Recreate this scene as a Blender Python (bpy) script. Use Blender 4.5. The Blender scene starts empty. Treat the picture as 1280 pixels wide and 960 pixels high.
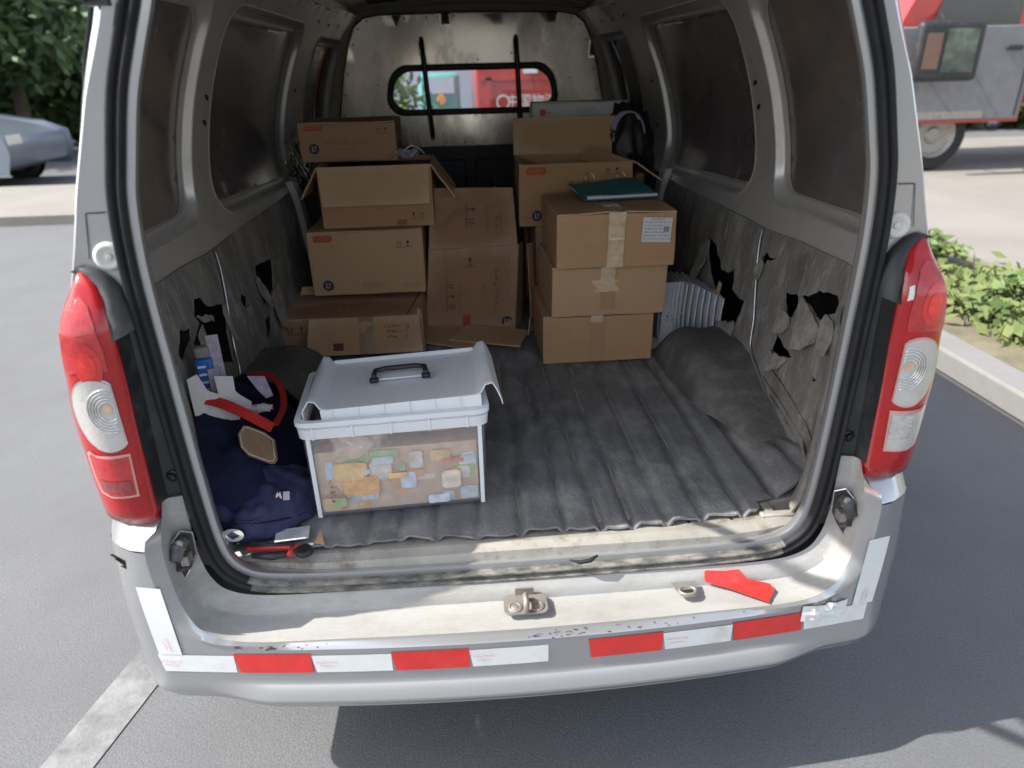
import bpy, bmesh, math, random
from mathutils import Vector, Matrix, noise
from mathutils.geometry import delaunay_2d_cdt
random.seed(7)
PI = math.pi
scn = bpy.context.scene
COL = scn.collection

# ------------------------------------------------------------------ camera
cam_d = bpy.data.cameras.new('camera'); cam = bpy.data.objects.new('camera', cam_d); COL.objects.link(cam)
YAW, PIT, ROL = 0.06575, 0.43435, -0.02478
CAM = Vector((-0.08184, -1.06236, 1.40725))
cy, sy, cp, sp = math.cos(YAW), math.sin(YAW), math.cos(PIT), math.sin(PIT)
F_ = Vector((sy*cp, cy*cp, -sp)); R_ = Vector((cy, -sy, 0)); U_ = R_.cross(F_)
R2 = R_*math.cos(ROL) + U_*math.sin(ROL); U2 = -R_*math.sin(ROL) + U_*math.cos(ROL)
m = Matrix((R2, U2, -F_)).transposed().to_4x4(); m.translation = CAM
cam.matrix_world = m
cam_d.sensor_width = 36; cam_d.lens = 36*850/1280; cam_d.clip_start = 0.02; cam_d.clip_end = 500
cam_d.dof.use_dof = True; cam_d.dof.focus_distance = 1.55; cam_d.dof.aperture_fstop = 2.8
scn.camera = cam

# ------------------------------------------------------------------ light
SUN_TO = Vector((-0.95, -0.086, 1.0)).normalized()          # towards the sun
w = bpy.data.worlds.new('World'); scn.world = w; w.use_nodes = True
nt = w.node_tree; bg = nt.nodes['Background']
sky = nt.nodes.new('ShaderNodeTexSky'); sky.sky_type = 'NISHITA'; sky.sun_disc = False
sky.sun_elevation = math.asin(SUN_TO.z); sky.sun_rotation = math.atan2(SUN_TO.x, SUN_TO.y)
sky.air_density = 1.0; sky.dust_density = 2.0
hsv = nt.nodes.new('ShaderNodeHueSaturation'); hsv.inputs['Saturation'].default_value = .55
nt.links.new(sky.outputs[0], hsv.inputs['Color']); nt.links.new(hsv.outputs[0], bg.inputs[0]); bg.inputs[1].default_value = 0.15
sl = bpy.data.lights.new('sun', 'SUN'); so = bpy.data.objects.new('sun', sl); COL.objects.link(so)
sl.energy = 3.5; sl.angle = math.radians(0.53); sl.color = (1, .96, .90)
so.rotation_euler = SUN_TO.to_track_quat('Z', 'Y').to_euler()
scn.view_settings.view_transform = 'Standard'; scn.view_settings.look = 'None'
scn.view_settings.exposure = 1.3; scn.view_settings.gamma = 1
scn.render.engine = 'CYCLES'
scn.cycles.max_bounces = 10; scn.cycles.diffuse_bounces = 6; scn.cycles.transparent_max_bounces = 12

# ------------------------------------------------------------------ materials
MATS = {}
def mat(name, col, rough=.5, metal=0, var=.12, scale=8, bump=0, bscale=60, col2=None, dirt=None, dscale=3, dlo=.5, dhi=.7,
        stretch=(1,1,1), coat=0, sheen=0, spec=.5, rvar=.0, alpha=None, trans=0):
    if name in MATS: return MATS[name]
    M = bpy.data.materials.new(name); M.use_nodes = True; N = M.node_tree.nodes; L = M.node_tree.links
    b = N['Principled BSDF']; b.inputs['Roughness'].default_value = rough; b.inputs['Metallic'].default_value = metal
    b.inputs['Specular IOR Level'].default_value = spec
    tc = N.new('ShaderNodeTexCoord'); mp = N.new('ShaderNodeMapping'); mp.inputs['Scale'].default_value = stretch
    L.new(tc.outputs['Object'], mp.inputs[0])
    no = N.new('ShaderNodeTexNoise'); no.inputs['Scale'].default_value = scale; no.inputs['Detail'].default_value = 6
    no.inputs['Roughness'].default_value = .62
    L.new(mp.outputs[0], no.inputs[0])
    mr = N.new('ShaderNodeMapRange'); mr.inputs[1].default_value = .3; mr.inputs[2].default_value = .7; L.new(no.outputs[0], mr.inputs[0])
    mx = N.new('ShaderNodeMix'); mx.data_type = 'RGBA'
    c = Vector(col[:3]); c2 = Vector(col2) if col2 else c*(1+var)
    c1 = c if col2 else c*(1-var)
    mx.inputs[6].default_value = (*c1, 1); mx.inputs[7].default_value = (*c2, 1)
    L.new(mr.outputs[0], mx.inputs[0]); out = mx.outputs[2]
    if dirt:
        n2 = N.new('ShaderNodeTexNoise'); n2.inputs['Scale'].default_value = dscale; n2.inputs['Detail'].default_value = 9
        n2.inputs['Roughness'].default_value = .7; L.new(mp.outputs[0], n2.inputs[0])
        m2 = N.new('ShaderNodeMapRange'); m2.inputs[1].default_value = dlo; m2.inputs[2].default_value = dhi; L.new(n2.outputs[0], m2.inputs[0])
        x2 = N.new('ShaderNodeMix'); x2.data_type = 'RGBA'; L.new(m2.outputs[0], x2.inputs[0]); L.new(out, x2.inputs[6])
        x2.inputs[7].default_value = (*dirt, 1); out = x2.outputs[2]
        rr = N.new('ShaderNodeMapRange'); rr.inputs[3].default_value = rough; rr.inputs[4].default_value = min(1, rough+.35)
        L.new(m2.outputs[0], rr.inputs[0]); L.new(rr.outputs[0], b.inputs['Roughness'])
    L.new(out, b.inputs['Base Color'])
    if rvar and not dirt:
        rr = N.new('ShaderNodeMapRange'); rr.inputs[3].default_value = max(.02, rough-rvar); rr.inputs[4].default_value = rough+rvar
        L.new(mr.outputs[0], rr.inputs[0]); L.new(rr.outputs[0], b.inputs['Roughness'])
    if bump:
        n3 = N.new('ShaderNodeTexNoise'); n3.inputs['Scale'].default_value = bscale; n3.inputs['Detail'].default_value = 5
        L.new(mp.outputs[0], n3.inputs[0]); bp = N.new('ShaderNodeBump'); bp.inputs['Strength'].default_value = bump
        bp.inputs['Distance'].default_value = .003; L.new(n3.outputs[0], bp.inputs['Height']); L.new(bp.outputs[0], b.inputs['Normal'])
    if name.startswith('cardboard') and 'edge' not in name:
        ge = N.new('ShaderNodeNewGeometry'); pr = N.new('ShaderNodeMapRange'); pr.inputs[1].default_value = .52; pr.inputs[2].default_value = .62; pr.inputs[4].default_value = .7
        L.new(ge.outputs['Pointiness'], pr.inputs[0]); wn = N.new('ShaderNodeMath'); wn.operation = 'MULTIPLY'; L.new(pr.outputs[0], wn.inputs[0]); L.new(mr.outputs[0], wn.inputs[1])
        x3 = N.new('ShaderNodeMix'); x3.data_type = 'RGBA'; L.new(wn.outputs[0], x3.inputs[0]); L.new(out, x3.inputs[6]); x3.inputs[7].default_value = (.62,.47,.32,1); L.new(x3.outputs[2], b.inputs['Base Color'])
    if coat: b.inputs['Coat Weight'].default_value = coat; b.inputs['Coat Roughness'].default_value = .08
    if trans: b.inputs['Transmission Weight'].default_value = trans
    if alpha is not None: b.inputs['Alpha'].default_value = alpha
    MATS[name] = M
    return M
def glass(name, tint, refl=.08, rough=.02):
    if name in MATS: return MATS[name]
    M = bpy.data.materials.new(name); M.use_nodes = True; N = M.node_tree.nodes; L = M.node_tree.links
    N.remove(N['Principled BSDF']); o = N['Material Output']
    t = N.new('ShaderNodeBsdfTransparent'); t.inputs[0].default_value = (*tint, 1)
    g = N.new('ShaderNodeBsdfGlossy'); g.inputs['Roughness'].default_value = rough; g.inputs[0].default_value = (1,1,1,1)
    f = N.new('ShaderNodeFresnel'); f.inputs[0].default_value = 1.5
    a = N.new('ShaderNodeMath'); a.operation = 'ADD'; a.inputs[1].default_value = refl; L.new(f.outputs[0], a.inputs[0])
    mx = N.new('ShaderNodeMixShader'); L.new(a.outputs[0], mx.inputs[0]); L.new(t.outputs[0], mx.inputs[1]); L.new(g.outputs[0], mx.inputs[2])
    L.new(mx.outputs[0], o.inputs[0]); MATS[name] = M
    return M
def frosted(name, col, k=.45):
    M = bpy.data.materials.new(name); M.use_nodes = True; N = M.node_tree.nodes; L = M.node_tree.links
    o = N['Material Output']; b = N['Principled BSDF']; b.inputs['Base Color'].default_value = (*col, 1); b.inputs['Roughness'].default_value = .28
    tl = N.new('ShaderNodeBsdfTranslucent'); tl.inputs[0].default_value = (*col, 1)
    t = N.new('ShaderNodeBsdfTransparent'); t.inputs[0].default_value = (.92, .94, .97, 1)
    m1 = N.new('ShaderNodeMixShader'); m1.inputs[0].default_value = .15; L.new(b.outputs[0], m1.inputs[1]); L.new(tl.outputs[0], m1.inputs[2])
    m2 = N.new('ShaderNodeMixShader'); m2.inputs[0].default_value = k; L.new(m1.outputs[0], m2.inputs[1]); L.new(t.outputs[0], m2.inputs[2])
    L.new(m2.outputs[0], o.inputs[0]); return M

silver = mat('silver_paint', (.43,.435,.44), .24, .65, .03, 3, coat=.5)
silver_dusty = mat('dusty_silver_paint', (.33,.325,.31), .45, .2, .08, 9, dirt=(.24,.22,.19), dscale=8, dlo=.45, dhi=.72, bump=.08, bscale=200)
sill_paint = mat('scuffed_sill_paint', (.35,.345,.33), .5, .15, .10, 14, dirt=(.24,.215,.18), dscale=16, dlo=.45, dhi=.8, bump=.2, bscale=180, stretch=(.4,1,1))
inner_paint = mat('inner_silver_paint', (.58,.555,.52), .33, .4, .08, 4, dirt=(.34,.32,.29), dscale=4, dlo=.52, dhi=.85, bump=.03, bscale=160)
rail_paint = mat('rusty_rail_paint', (.55,.50,.42), .4, .3, .12, 6, dirt=(.3,.2,.13), dscale=10, dlo=.58, dhi=.75, bump=.06)
steel = mat('brushed_steel', (.68,.61,.52), .22, .75, .25, 1.8, dirt=(.34,.28,.21), dscale=2.4, dlo=.47, dhi=.72, bump=.03, bscale=60, stretch=(1,1,.4))
steel_dull = mat('dull_zinc', (.33,.31,.28), .5, .6, .2, 30, dirt=(.22,.13,.08), dscale=30, dlo=.5, dhi=.7, bump=.2, bscale=200)
rubber = mat('seal_rubber', (.016,.016,.018), .62, 0, .3, 40, dirt=(.04,.04,.038), dscale=22, dlo=.58, dhi=.85, bump=.12, bscale=250, stretch=(1,1,.5), spec=.3)
rubber_worn = mat('worn_seal_rubber', (.07,.07,.068), .7, 0, .3, 60, dirt=(.27,.25,.21), dscale=40, dlo=.42, dhi=.66, bump=.35, bscale=300, stretch=(.5,1,1))
black_plastic = mat('black_plastic', (.018,.019,.020), .45, 0, .2, 20, dirt=(.07,.075,.075), dscale=12, dlo=.5, dhi=.85, bump=.12, bscale=400)
grey_plastic = mat('faded_plastic', (.05,.052,.05), .55, 0, .2, 20, dirt=(.14,.14,.13), dscale=10, dlo=.5, dhi=.8, bump=.12, bscale=400)
black_metal = mat('black_paint_metal', (.012,.012,.013), .3, 0, .2, 20, bump=.03)
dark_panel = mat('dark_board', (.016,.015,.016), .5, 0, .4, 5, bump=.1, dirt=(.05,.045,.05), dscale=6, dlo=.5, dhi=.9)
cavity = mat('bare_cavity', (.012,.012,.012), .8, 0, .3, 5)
liner = mat('felt_liner', (.20,.185,.165), .93, 0, .3, 14, dirt=(.36,.34,.305), dscale=26, dlo=.50, dhi=.70, bump=1.2, bscale=90, stretch=(1,1,.4), spec=.15)
liner_pale = mat('torn_felt', (.29,.27,.24), .95, 0, .35, 30, bump=.8, bscale=160, spec=.1)
headliner = mat('headliner', (.16,.15,.14), .9, 0, .15, 6, bump=.2, bscale=200, spec=.2)
arch_felt = mat('arch_felt', (.125,.12,.112), .9, 0, .25, 9, dirt=(.22,.212,.195), dscale=9, dlo=.5, dhi=.80, bump=1, bscale=60, stretch=(1,1,1), spec=.2)
mat_rubber = mat('dusty_floor_rubber', (.185,.185,.185), .74, 0, .3, 7, dirt=(.38,.375,.36), dscale=13, dlo=.47, dhi=.76, bump=.7, bscale=150, stretch=(1,.7,1), spec=.35)
floor_metal = mat('worn_floor_metal', (.40,.38,.34), .5, .3, .15, 12, dirt=(.17,.14,.10), dscale=14, dlo=.5, dhi=.7, bump=.2, bscale=120)
tint = mat('dark_film_window', (.15,.13,.122), .17, 0, .25, 2, spec=.9, rvar=.05, bump=.02, bscale=5, dirt=(.21,.185,.17), dscale=4, dlo=.5, dhi=.95, coat=.6)
tint2 = mat('dark_film_window_front', (.02,.022,.026), .07, 0, .3, 3, spec=.9)
clear = glass('window_glass', (.86,.9,.88), .02)
card = mat('cardboard', (.46,.275,.145), .82, 0, .07, 3, bump=.12, bscale=90, dirt=(.39,.23,.12), dscale=4, dlo=.5, dhi=.8, stretch=(1,1,2.5), spec=.25)
card_in = mat('cardboard_inside', (.48,.30,.165), .85, 0, .06, 4, bump=.1, bscale=90, spec=.2)
card_b = mat('cardboard_aged', (.42,.245,.125), .85, 0, .08, 4, bump=.15, bscale=80, dirt=(.34,.195,.10), dscale=4, dlo=.45, dhi=.8, spec=.2)
card_c = mat('cardboard_pale', (.50,.315,.18), .82, 0, .06, 4, bump=.15, bscale=80, dirt=(.43,.265,.15), dscale=4, dlo=.45, dhi=.8, spec=.2)
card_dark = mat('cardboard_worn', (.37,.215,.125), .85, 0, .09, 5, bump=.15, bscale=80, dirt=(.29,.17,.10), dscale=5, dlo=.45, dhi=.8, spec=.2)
card_edge = mat('cardboard_edge', (.42,.30,.19), .9, 0, .2, 300, bump=.5, bscale=500, stretch=(1,.1,1))
tape_tan = mat('parcel_tape', (.60,.43,.26), .2, 0, .15, 60, bump=1, bscale=35, spec=.8, coat=.6, dirt=(.5,.33,.18), dscale=30, dlo=.5, dhi=.6)
tape_brown = mat('brown_tape', (.25,.125,.055), .25, 0, .08, 30, bump=.2, bscale=40, spec=.6)
ink = mat('black_ink', (.05,.032,.025), .8, 0, .2, 200)
ink_red = mat('red_ink', (.50,.10,.05), .8, 0, .15, 120)
ink_blue = mat('blue_ink', (.022,.028,.07), .8, 0, .2, 100)
paper = mat('paper', (.70,.69,.67), .8, 0, .05, 20, bump=.1, bscale=30)
paper_grey = mat('printed_paper', (.56,.57,.60), .75, 0, .1, 60)
paper_purple = mat('purple_paper', (.42,.36,.46), .8, 0, .25, 60)
blue_print = mat('blue_packet', (.02,.13,.42), .35, 0, .2, 30)
teal = mat('teal_folder', (.030,.155,.165), .5, 0, .12, 20, bump=.1)
red_tape = mat('red_reflective', (.60,.030,.026), .36, 0, .12, 20, coat=.2, dirt=(.52,.07,.055), dscale=18, dlo=.55, dhi=.8, bump=.15, bscale=500)
white_tape = mat('white_reflective', (.66,.67,.66), .35, 0, .05, 30, coat=.3, bump=.15, bscale=500, dirt=(.5,.47,.42), dscale=9, dlo=.56, dhi=.75)
lens_red = mat('red_lens', (.36,.004,.007), .16, 0, .15, 25, coat=.45, bump=.12, bscale=220)
lens_bright = mat('bright_red_lens', (.72,.028,.02), .15, 0, .25, 60, coat=1, bump=.35, bscale=260)
lens_dark = mat('dark_red_lens', (.42,.018,.022), .12, 0, .25, 70, coat=1, bump=.3, bscale=260)
lens_mid = mat('mid_red_lens', (.55,.02,.018), .12, 0, .2, 70, coat=1, bump=.3, bscale=260)
lens_clear = mat('clear_lens', (.52,.50,.47), .12, .2, .08, 50, coat=1, bump=.25, bscale=300)
lens_chrome = mat('reflector', (.75,.75,.74), .15, .85, .2, 80, coat=1, bump=.3, bscale=200)
lens_amber = mat('amber_bulb', (.62,.44,.30), .25, .2, .2, 60, coat=1)
lens_edge = mat('pink_lens_edge', (.62,.30,.27), .2, 0, .1, 50, coat=1)
navy = mat('navy_cloth', (.014,.016,.042), .9, 0, .25, 60, bump=.5, bscale=500, sheen=1, spec=.2)
navy_light = mat('blue_nylon', (.030,.033,.085), .7, 0, .25, 25, bump=.4, bscale=300, spec=.35)
strap_red = mat('red_webbing', (.60,.025,.015), .7, 0, .1, 80, bump=.3, bscale=300)
leather = mat('tan_leather', (.27,.165,.09), .6, 0, .15, 12, bump=.3, bscale=250)
white_cloth = mat('white_label', (.62,.61,.58), .7, 0, .05, 50)
tool_red = mat('red_tool_grip', (.55,.03,.03), .4, 0, .1, 50)
tool_black = mat('black_tool_grip', (.02,.02,.022), .45, 0, .2, 50)
bin_plastic = frosted('frosted_plastic', (.90,.91,.92), .14)
bin_side = frosted('clear_frosted_plastic', (.82,.85,.87), .90)
asphalt = mat('asphalt', (.125,.128,.132), .88, 0, .30, 170, bump=.6, bscale=190, dirt=(.098,.099,.102), dscale=.8, dlo=.42, dhi=.8)
pave = mat('pavement_stone', (.215,.20,.178), .85, 0, .1, 1.2, bump=.2, bscale=30)
kerbm = mat('kerb_stone', (.22,.215,.205), .85, 0, .15, 3, bump=.4, dirt=(.15,.15,.145), dscale=3, dlo=.45, dhi=.7)
roadwhite = mat('worn_road_paint', (.21,.213,.21), .85, 0, .12, 30, dirt=(.13,.132,.135), dscale=5, dlo=.44, dhi=.6, bump=.4, bscale=190)
leafm = mat('leaves', (.055,.10,.025), .6, 0, .4, 3, col2=(.14,.20,.045))
leafd = mat('dark_leaves', (.03,.06,.02), .6, 0, .4, 3, col2=(.07,.12,.03))
barkm = mat('bark', (.11,.085,.06), .9, 0, .3, 20, bump=.8)
grassm = mat('grass_blades', (.07,.11,.03), .8, 0, .3, 8, col2=(.17,.19,.06))
truck_red = mat('red_truck_paint', (.45,.03,.025), .3, 0, .1, 3, coat=.6)
car_grey = mat('blue_grey_car_paint', (.13,.15,.18), .35, .2, .1, 3, coat=.5)
car_teal = mat('teal_truck_paint', (.10,.38,.38), .35, 0, .1, 3, coat=.5)
pale_blue = mat('pale_blue_panel', (.48,.56,.68), .5, 0, .06, 2)
tyre = mat('tyre', (.02,.02,.02), .85, 0, .2, 20, bump=.4)
white_ink = mat('white_lettering', (.75,.73,.7), .6)

# ------------------------------------------------------------------ helpers
def tag(o, label=None, cat=None, group=None, kind=None):
    if label: o['label'] = label
    if cat: o['category'] = cat
    if group: o['group'] = group
    if kind: o['kind'] = kind
    return o
def empty(name, loc=(0,0,0), rz=0, rot=None):
    o = bpy.data.objects.new(name, None); COL.objects.link(o); o.location = loc
    o.rotation_euler = rot if rot else (0,0,rz); o.empty_display_size = .05
    return o
def link(name, me, mt, parent=None, smooth=False):
    if mt is not None and not isinstance(mt, (list, tuple)): mt = [mt]
    me.materials.clear()
    for x in mt or []: me.materials.append(x)
    for p in me.polygons: p.use_smooth = smooth
    o = bpy.data.objects.new(name, me); COL.objects.link(o)
    if parent: o.parent = parent
    return o
def mk(name, V, Fc, mt, parent=None, smooth=False):
    me = bpy.data.meshes.new(name); me.from_pydata([tuple(v) for v in V], [], Fc); me.update()
    return link(name, me, mt, parent, smooth)
class MB:
    def __init__(s): s.v = []; s.f = []
    def add(s, V, Fc):
        n = len(s.v); s.v += [tuple(v) for v in V]; s.f += [tuple(i+n for i in f) for f in Fc]; return s
    def box(s, x0, y0, z0, x1, y1, z1, M=None):
        V = [Vector(p) for p in ((x0,y0,z0),(x1,y0,z0),(x1,y1,z0),(x0,y1,z0),(x0,y0,z1),(x1,y0,z1),(x1,y1,z1),(x0,y1,z1))]
        if M: V = [M @ p for p in V]
        return s.add(V, [(3,2,1,0),(4,5,6,7),(0,1,5,4),(1,2,6,5),(2,3,7,6),(3,0,4,7)])
    def tube(s, pts, r, n=8, cap=True):
        pts = [Vector(p) for p in pts]; rings = []; up = Vector((0,0,1))
        for i, p in enumerate(pts):
            t = (pts[min(i+1, len(pts)-1)] - pts[max(i-1, 0)]).normalized()
            a = t.cross(up)
            if a.length < 1e-3: a = t.cross(Vector((1,0,0)))
            a.normalize(); b = a.cross(t)
            rr = r[i] if isinstance(r, (list, tuple)) else r
            rings.append([p + a*math.cos(2*PI*k/n)*rr + b*math.sin(2*PI*k/n)*rr for k in range(n)])
        V = [v for q in rings for v in q]; Fc = []
        for i in range(len(rings)-1):
            for k in range(n): Fc.append((i*n+k, i*n+(k+1) % n, (i+1)*n+(k+1) % n, (i+1)*n+k))
        if cap: Fc += [tuple(range(n))[::-1], tuple((len(rings)-1)*n+k for k in range(n))]
        return s.add(V, Fc)
    def disc(s, c, nrm, prof, n=20):
        # lathe: prof = list of (radius, height along nrm)
        c = Vector(c); nrm = Vector(nrm).normalized(); a = nrm.orthogonal().normalized(); b = nrm.cross(a); V = []; Fc = []
        for (r, h) in prof: V += [c + nrm*h + (a*math.cos(2*PI*k/n) + b*math.sin(2*PI*k/n))*r for k in range(n)]
        for i in range(len(prof)-1):
            for k in range(n): Fc.append((i*n+k, i*n+(k+1) % n, (i+1)*n+(k+1) % n, (i+1)*n+k))
        Fc += [tuple(range(n))[::-1], tuple((len(prof)-1)*n+k for k in range(n))]
        return s.add(V, Fc)
    def quad(s, a, b, c, d): return s.add([a,b,c,d], [(0,1,2,3)])
    def build(s, name, mt, parent=None, smooth=False): return mk(name, s.v, s.f, mt, parent, smooth)
def bevel(o, wd=.003, seg=2, ang=30):
    b = o.modifiers.new('bevel', 'BEVEL'); b.width = wd; b.segments = seg; b.limit_method = 'ANGLE'; b.angle_limit = math.radians(ang)
    for p in o.data.polygons: p.use_smooth = True
    try:
        o.data.set_sharp_from_angle(angle=math.radians(35))
    except Exception: pass
    return o
def solid(o, t, off=-1):
    from collections import Counter
    cnt = Counter(k for p in o.data.polygons for k in p.edge_keys)
    for e in o.data.edges:
        if cnt[tuple(sorted(e.vertices))] == 1: e.use_edge_sharp = True
    s = o.modifiers.new('solid', 'SOLIDIFY'); s.thickness = t; s.offset = off; return o
def crisp(o, a=40):
    for p in o.data.polygons: p.use_smooth = True
    o.data.set_sharp_from_angle(angle=math.radians(a)); return o
def loft(loops, closed=False, flip=False):
    n = len(loops[0]); V = [v for l in loops for v in l]; Fc = []
    for i in range(len(loops)-1):
        for k in range(n if closed else n-1):
            f = (i*n+k, i*n+(k+1) % n, (i+1)*n+(k+1) % n, (i+1)*n+k)
            Fc.append(f[::-1] if flip else f)
    return V, Fc
def spline(P, n, closed=False):
    P = [Vector(p) for p in P]; out = []; N = len(P); segs = N if closed else N-1
    for i in range(segs):
        g = lambda j: P[j % N] if closed else P[max(0, min(N-1, j))]
        a, b, c, d = g(i-1), g(i), g(i+1), g(i+2)
        for k in range(n):
            t = k/n
            out.append(.5*((2*b) + (c-a)*t + (2*a-5*b+4*c-d)*t*t + (3*b-a-3*c+d)*t**3))
    if not closed: out.append(P[-1])
    return out
def interp(x, X, Y):
    if x <= X[0]: return Y[0]
    for i in range(len(X)-1):
        if x <= X[i+1]: return Y[i] + (Y[i+1]-Y[i])*(x-X[i])/(X[i+1]-X[i])
    return Y[-1]
def ss(a, b, x):
    t = max(0, min(1, (x-a)/(b-a))); return t*t*(3-2*t)
def inside(p, poly):
    x, y = p; c = False; j = len(poly)-1
    for i in range(len(poly)):
        xi, yi = poly[i]; xj, yj = poly[j]
        if (yi > y) != (yj > y) and x < (xj-xi)*(y-yi)/(yj-yi)+xi: c = not c
        j = i
    return c
def resample(poly, step):
    out = []
    for i in range(len(poly)):
        a = Vector(poly[i]); b = Vector(poly[(i+1) % len(poly)]); n = max(1, int((b-a).length/step+.5))
        out += [a.lerp(b, k/n) for k in range(n)]
    return out
def sheet(name, outer, holes, fmap, mt, parent, step=.04, smooth=True, flip=False, jag=0):
    loops = [resample(outer, step)] + [resample(h, step if not jag else jag) for h in holes]
    vs = []; es = []
    for l in loops:
        n = len(vs); vs += [Vector((p[0], p[1])) for p in l]; es += [(n+i, n+(i+1) % len(l)) for i in range(len(l))]
    us = [p[0] for p in outer]; wv = [p[1] for p in outer]; u = min(us)+step/2
    while u < max(us):
        q = min(wv)+step/2
        while q < max(wv):
            p = (u+.0013, q+.0007)
            if inside(p, outer) and not any(inside(p, h) for h in holes): vs.append(Vector(p))
            q += step
        u += step
    r = delaunay_2d_cdt(vs, es, [], 0, 1e-6)
    V2 = r[0]; Fc = []
    for f in r[2]:
        c = (sum(V2[i][0] for i in f)/3, sum(V2[i][1] for i in f)/3)
        if inside(c, outer) and not any(inside(c, h) for h in holes):
            f = tuple(f); ar = sum(V2[f[i]][0]*V2[f[(i+1) % len(f)]][1]-V2[f[(i+1) % len(f)]][0]*V2[f[i]][1] for i in range(len(f)))
            if ar < 0: f = f[::-1]
            Fc.append(f[::-1] if flip else f)
    return mk(name, [fmap(p[0], p[1]) for p in V2], Fc, mt, parent, smooth)
def rrect(x0, y0, x1, y1, r, n=5):
    out = []
    for cx, cy_, a in ((x1-r, y0+r, -PI/2), (x1-r, y1-r, 0), (x0+r, y1-r, PI/2), (x0+r, y0+r, PI)):
        out += [(cx+r*math.cos(a+PI/2*k/n), cy_+r*math.sin(a+PI/2*k/n)) for k in range(n+1)]
    return out
def rough_poly(poly, amp, step=.012, seed=0):
    out = []
    for i, p in enumerate(resample(poly, step)):
        d = noise.noise_vector(Vector((p[0]*60+seed, p[1]*60, seed*.7)))*amp
        out.append((p[0]+d.x, p[1]+d.y))
    return out
def copy_tree(o, parent=None):
    c = o.copy(); COL.objects.link(c); c.parent = parent
    for ch in list(o.children): copy_tree(ch, c)
    return c
def text(name, body, size, M, mt, parent, extr=.0004):
    cu = bpy.data.curves.new(name, 'FONT'); cu.body = body; cu.size = size; cu.extrude = extr; cu.align_x = 'CENTER'; cu.align_y = 'CENTER'
    o = bpy.data.objects.new('tmp', cu); COL.objects.link(o)
    me = bpy.data.meshes.new_from_object(o.evaluated_get(bpy.context.evaluated_depsgraph_get()))
    bpy.data.objects.remove(o)
    me.transform(M)
    return link(name, me, mt, parent)
FRONT = Matrix.Rotation(PI/2, 4, 'X')        # text plane -> faces -y

# ------------------------------------------------------------------ ground and surroundings
def ground(name, x0, y0, x1, y1, z, mt, kind='structure'):
    o = mk(name, [(x0,y0,z),(x1,y0,z),(x1,y1,z),(x0,y1,z)], [(0,1,2,3)], mt); o['kind'] = kind; return o
ground('road', -150, -150, 150, 250, 0, asphalt)
b = MB(); b.box(2.22, -8, 0, 2.40, 11, .12); k = b.build('kerb', kerbm); bevel(k, .015); k['kind'] = 'structure'
b = MB(); b.box(2.403,3.803,0,3.547,11,.113); b.build('pavement', pave)['kind'] = 'structure'
b = MB(); b.box(3.55, -8, 0, 30, 11, .115); k = b.build('pavement', pave); k['kind'] = 'structure'
b = MB(); b.box(2.403, -8, 0, 3.547, 3.8, .10); k = b.build('verge_soil', mat('verge_soil', (.16,.14,.09), .95, 0, .3, 6, bump=.5)); k['kind'] = 'structure'
b = MB(); b.box(-40, 6.6, 0, -3.2, 9.0, .1); k = b.build('far_pavement', pave); k['kind'] = 'structure'
b = MB(); Mx = Matrix.Translation((-1.02, .1, 0)) @ Matrix.Rotation(math.radians(-14), 4, 'Z')
b.box(-.06, -3, -.01, .06, 1.4, .003, Mx); k = b.build('lane_marking', roadwhite); k['kind'] = 'structure'
def leaves(name, c, rad, n, size, mt, parent=None, seed=1, zmin=None):
    R = random.Random(seed); V = []; Fc = []; cl = []; n = n if min(rad) > .43 or zmin is not None else 700; size = size if min(rad) > .43 or zmin is not None else min(size,.05)
    for i in range(26 if rad[0] < 5 else 260):
        d = Vector((R.gauss(0,1), R.gauss(0,1), R.gauss(0,1))).normalized()*R.uniform(.35,1)
        cl.append(Vector((c[0]+d.x*rad[0], c[1]+d.y*rad[1], c[2]+d.z*rad[2])))
    for i in range(n):
        q = R.choice(cl); s_ = .33*min(rad)
        p = q + Vector((R.gauss(0,1)*rad[0]*.2, R.gauss(0,1)*rad[1]*.2, R.gauss(0,1)*rad[2]*.2))
        if zmin is not None and p.z < zmin: p.z = zmin + R.random()*.1
        a = Vector((R.gauss(0,1), R.gauss(0,1), R.gauss(0,1))).normalized(); b_ = a.orthogonal().normalized()
        k_ = size*R.uniform(.6,1.4); m0 = len(V)
        V += [p-a*k_, p+b_*k_*.45, p+a*k_, p-b_*k_*.45]; Fc.append((m0,m0+1,m0+2,m0+3))
    return mk(name, V, Fc, mt, parent)
def tree(x, y, h, r, label, mt, seed, group='trees behind the parked car'):
    t = empty('street_tree', (x,y,0)); tag(t, label, 'tree', group)
    b = MB(); b.tube([(0,0,0),(.05,.02,h*.3),(0,.08,h*.6)], [.16,.12,.07], 8)
    for a in range(4): b.tube([(0,.05,h*.4),(math.cos(a*1.6)*r*.5, math.sin(a*1.6)*r*.5, h*.72)], [.06,.02], 6)
    b.build('trunk', barkm, t, True)
    leaves('crown', (0,0,h*.66), (r,r,h*.36), 6500, .13, mt, t, seed)
tree(-11.5, 13, 3.6, 2.2, 'tall green street tree left of the grey-blue car, nearest the picture edge', leafm, 3)
tree(-8.9, 14.5, 3.9, 2.4, 'darker street tree behind the bonnet of the grey-blue car', leafd, 4)
tree(-.78, 6.2, 1.75, .42, 'small tree whose leaves show through the partition window', leafm, 5, 'trees seen past the van')
g = leaves('grass_verge', (3.0, 1.5, .12), (.45, 1.9, .08), 9000, .05, grassm, None, 8, zmin=.10); tag(g, 'green grass strip beside the kerb at right', 'grass', kind='stuff')
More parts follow.
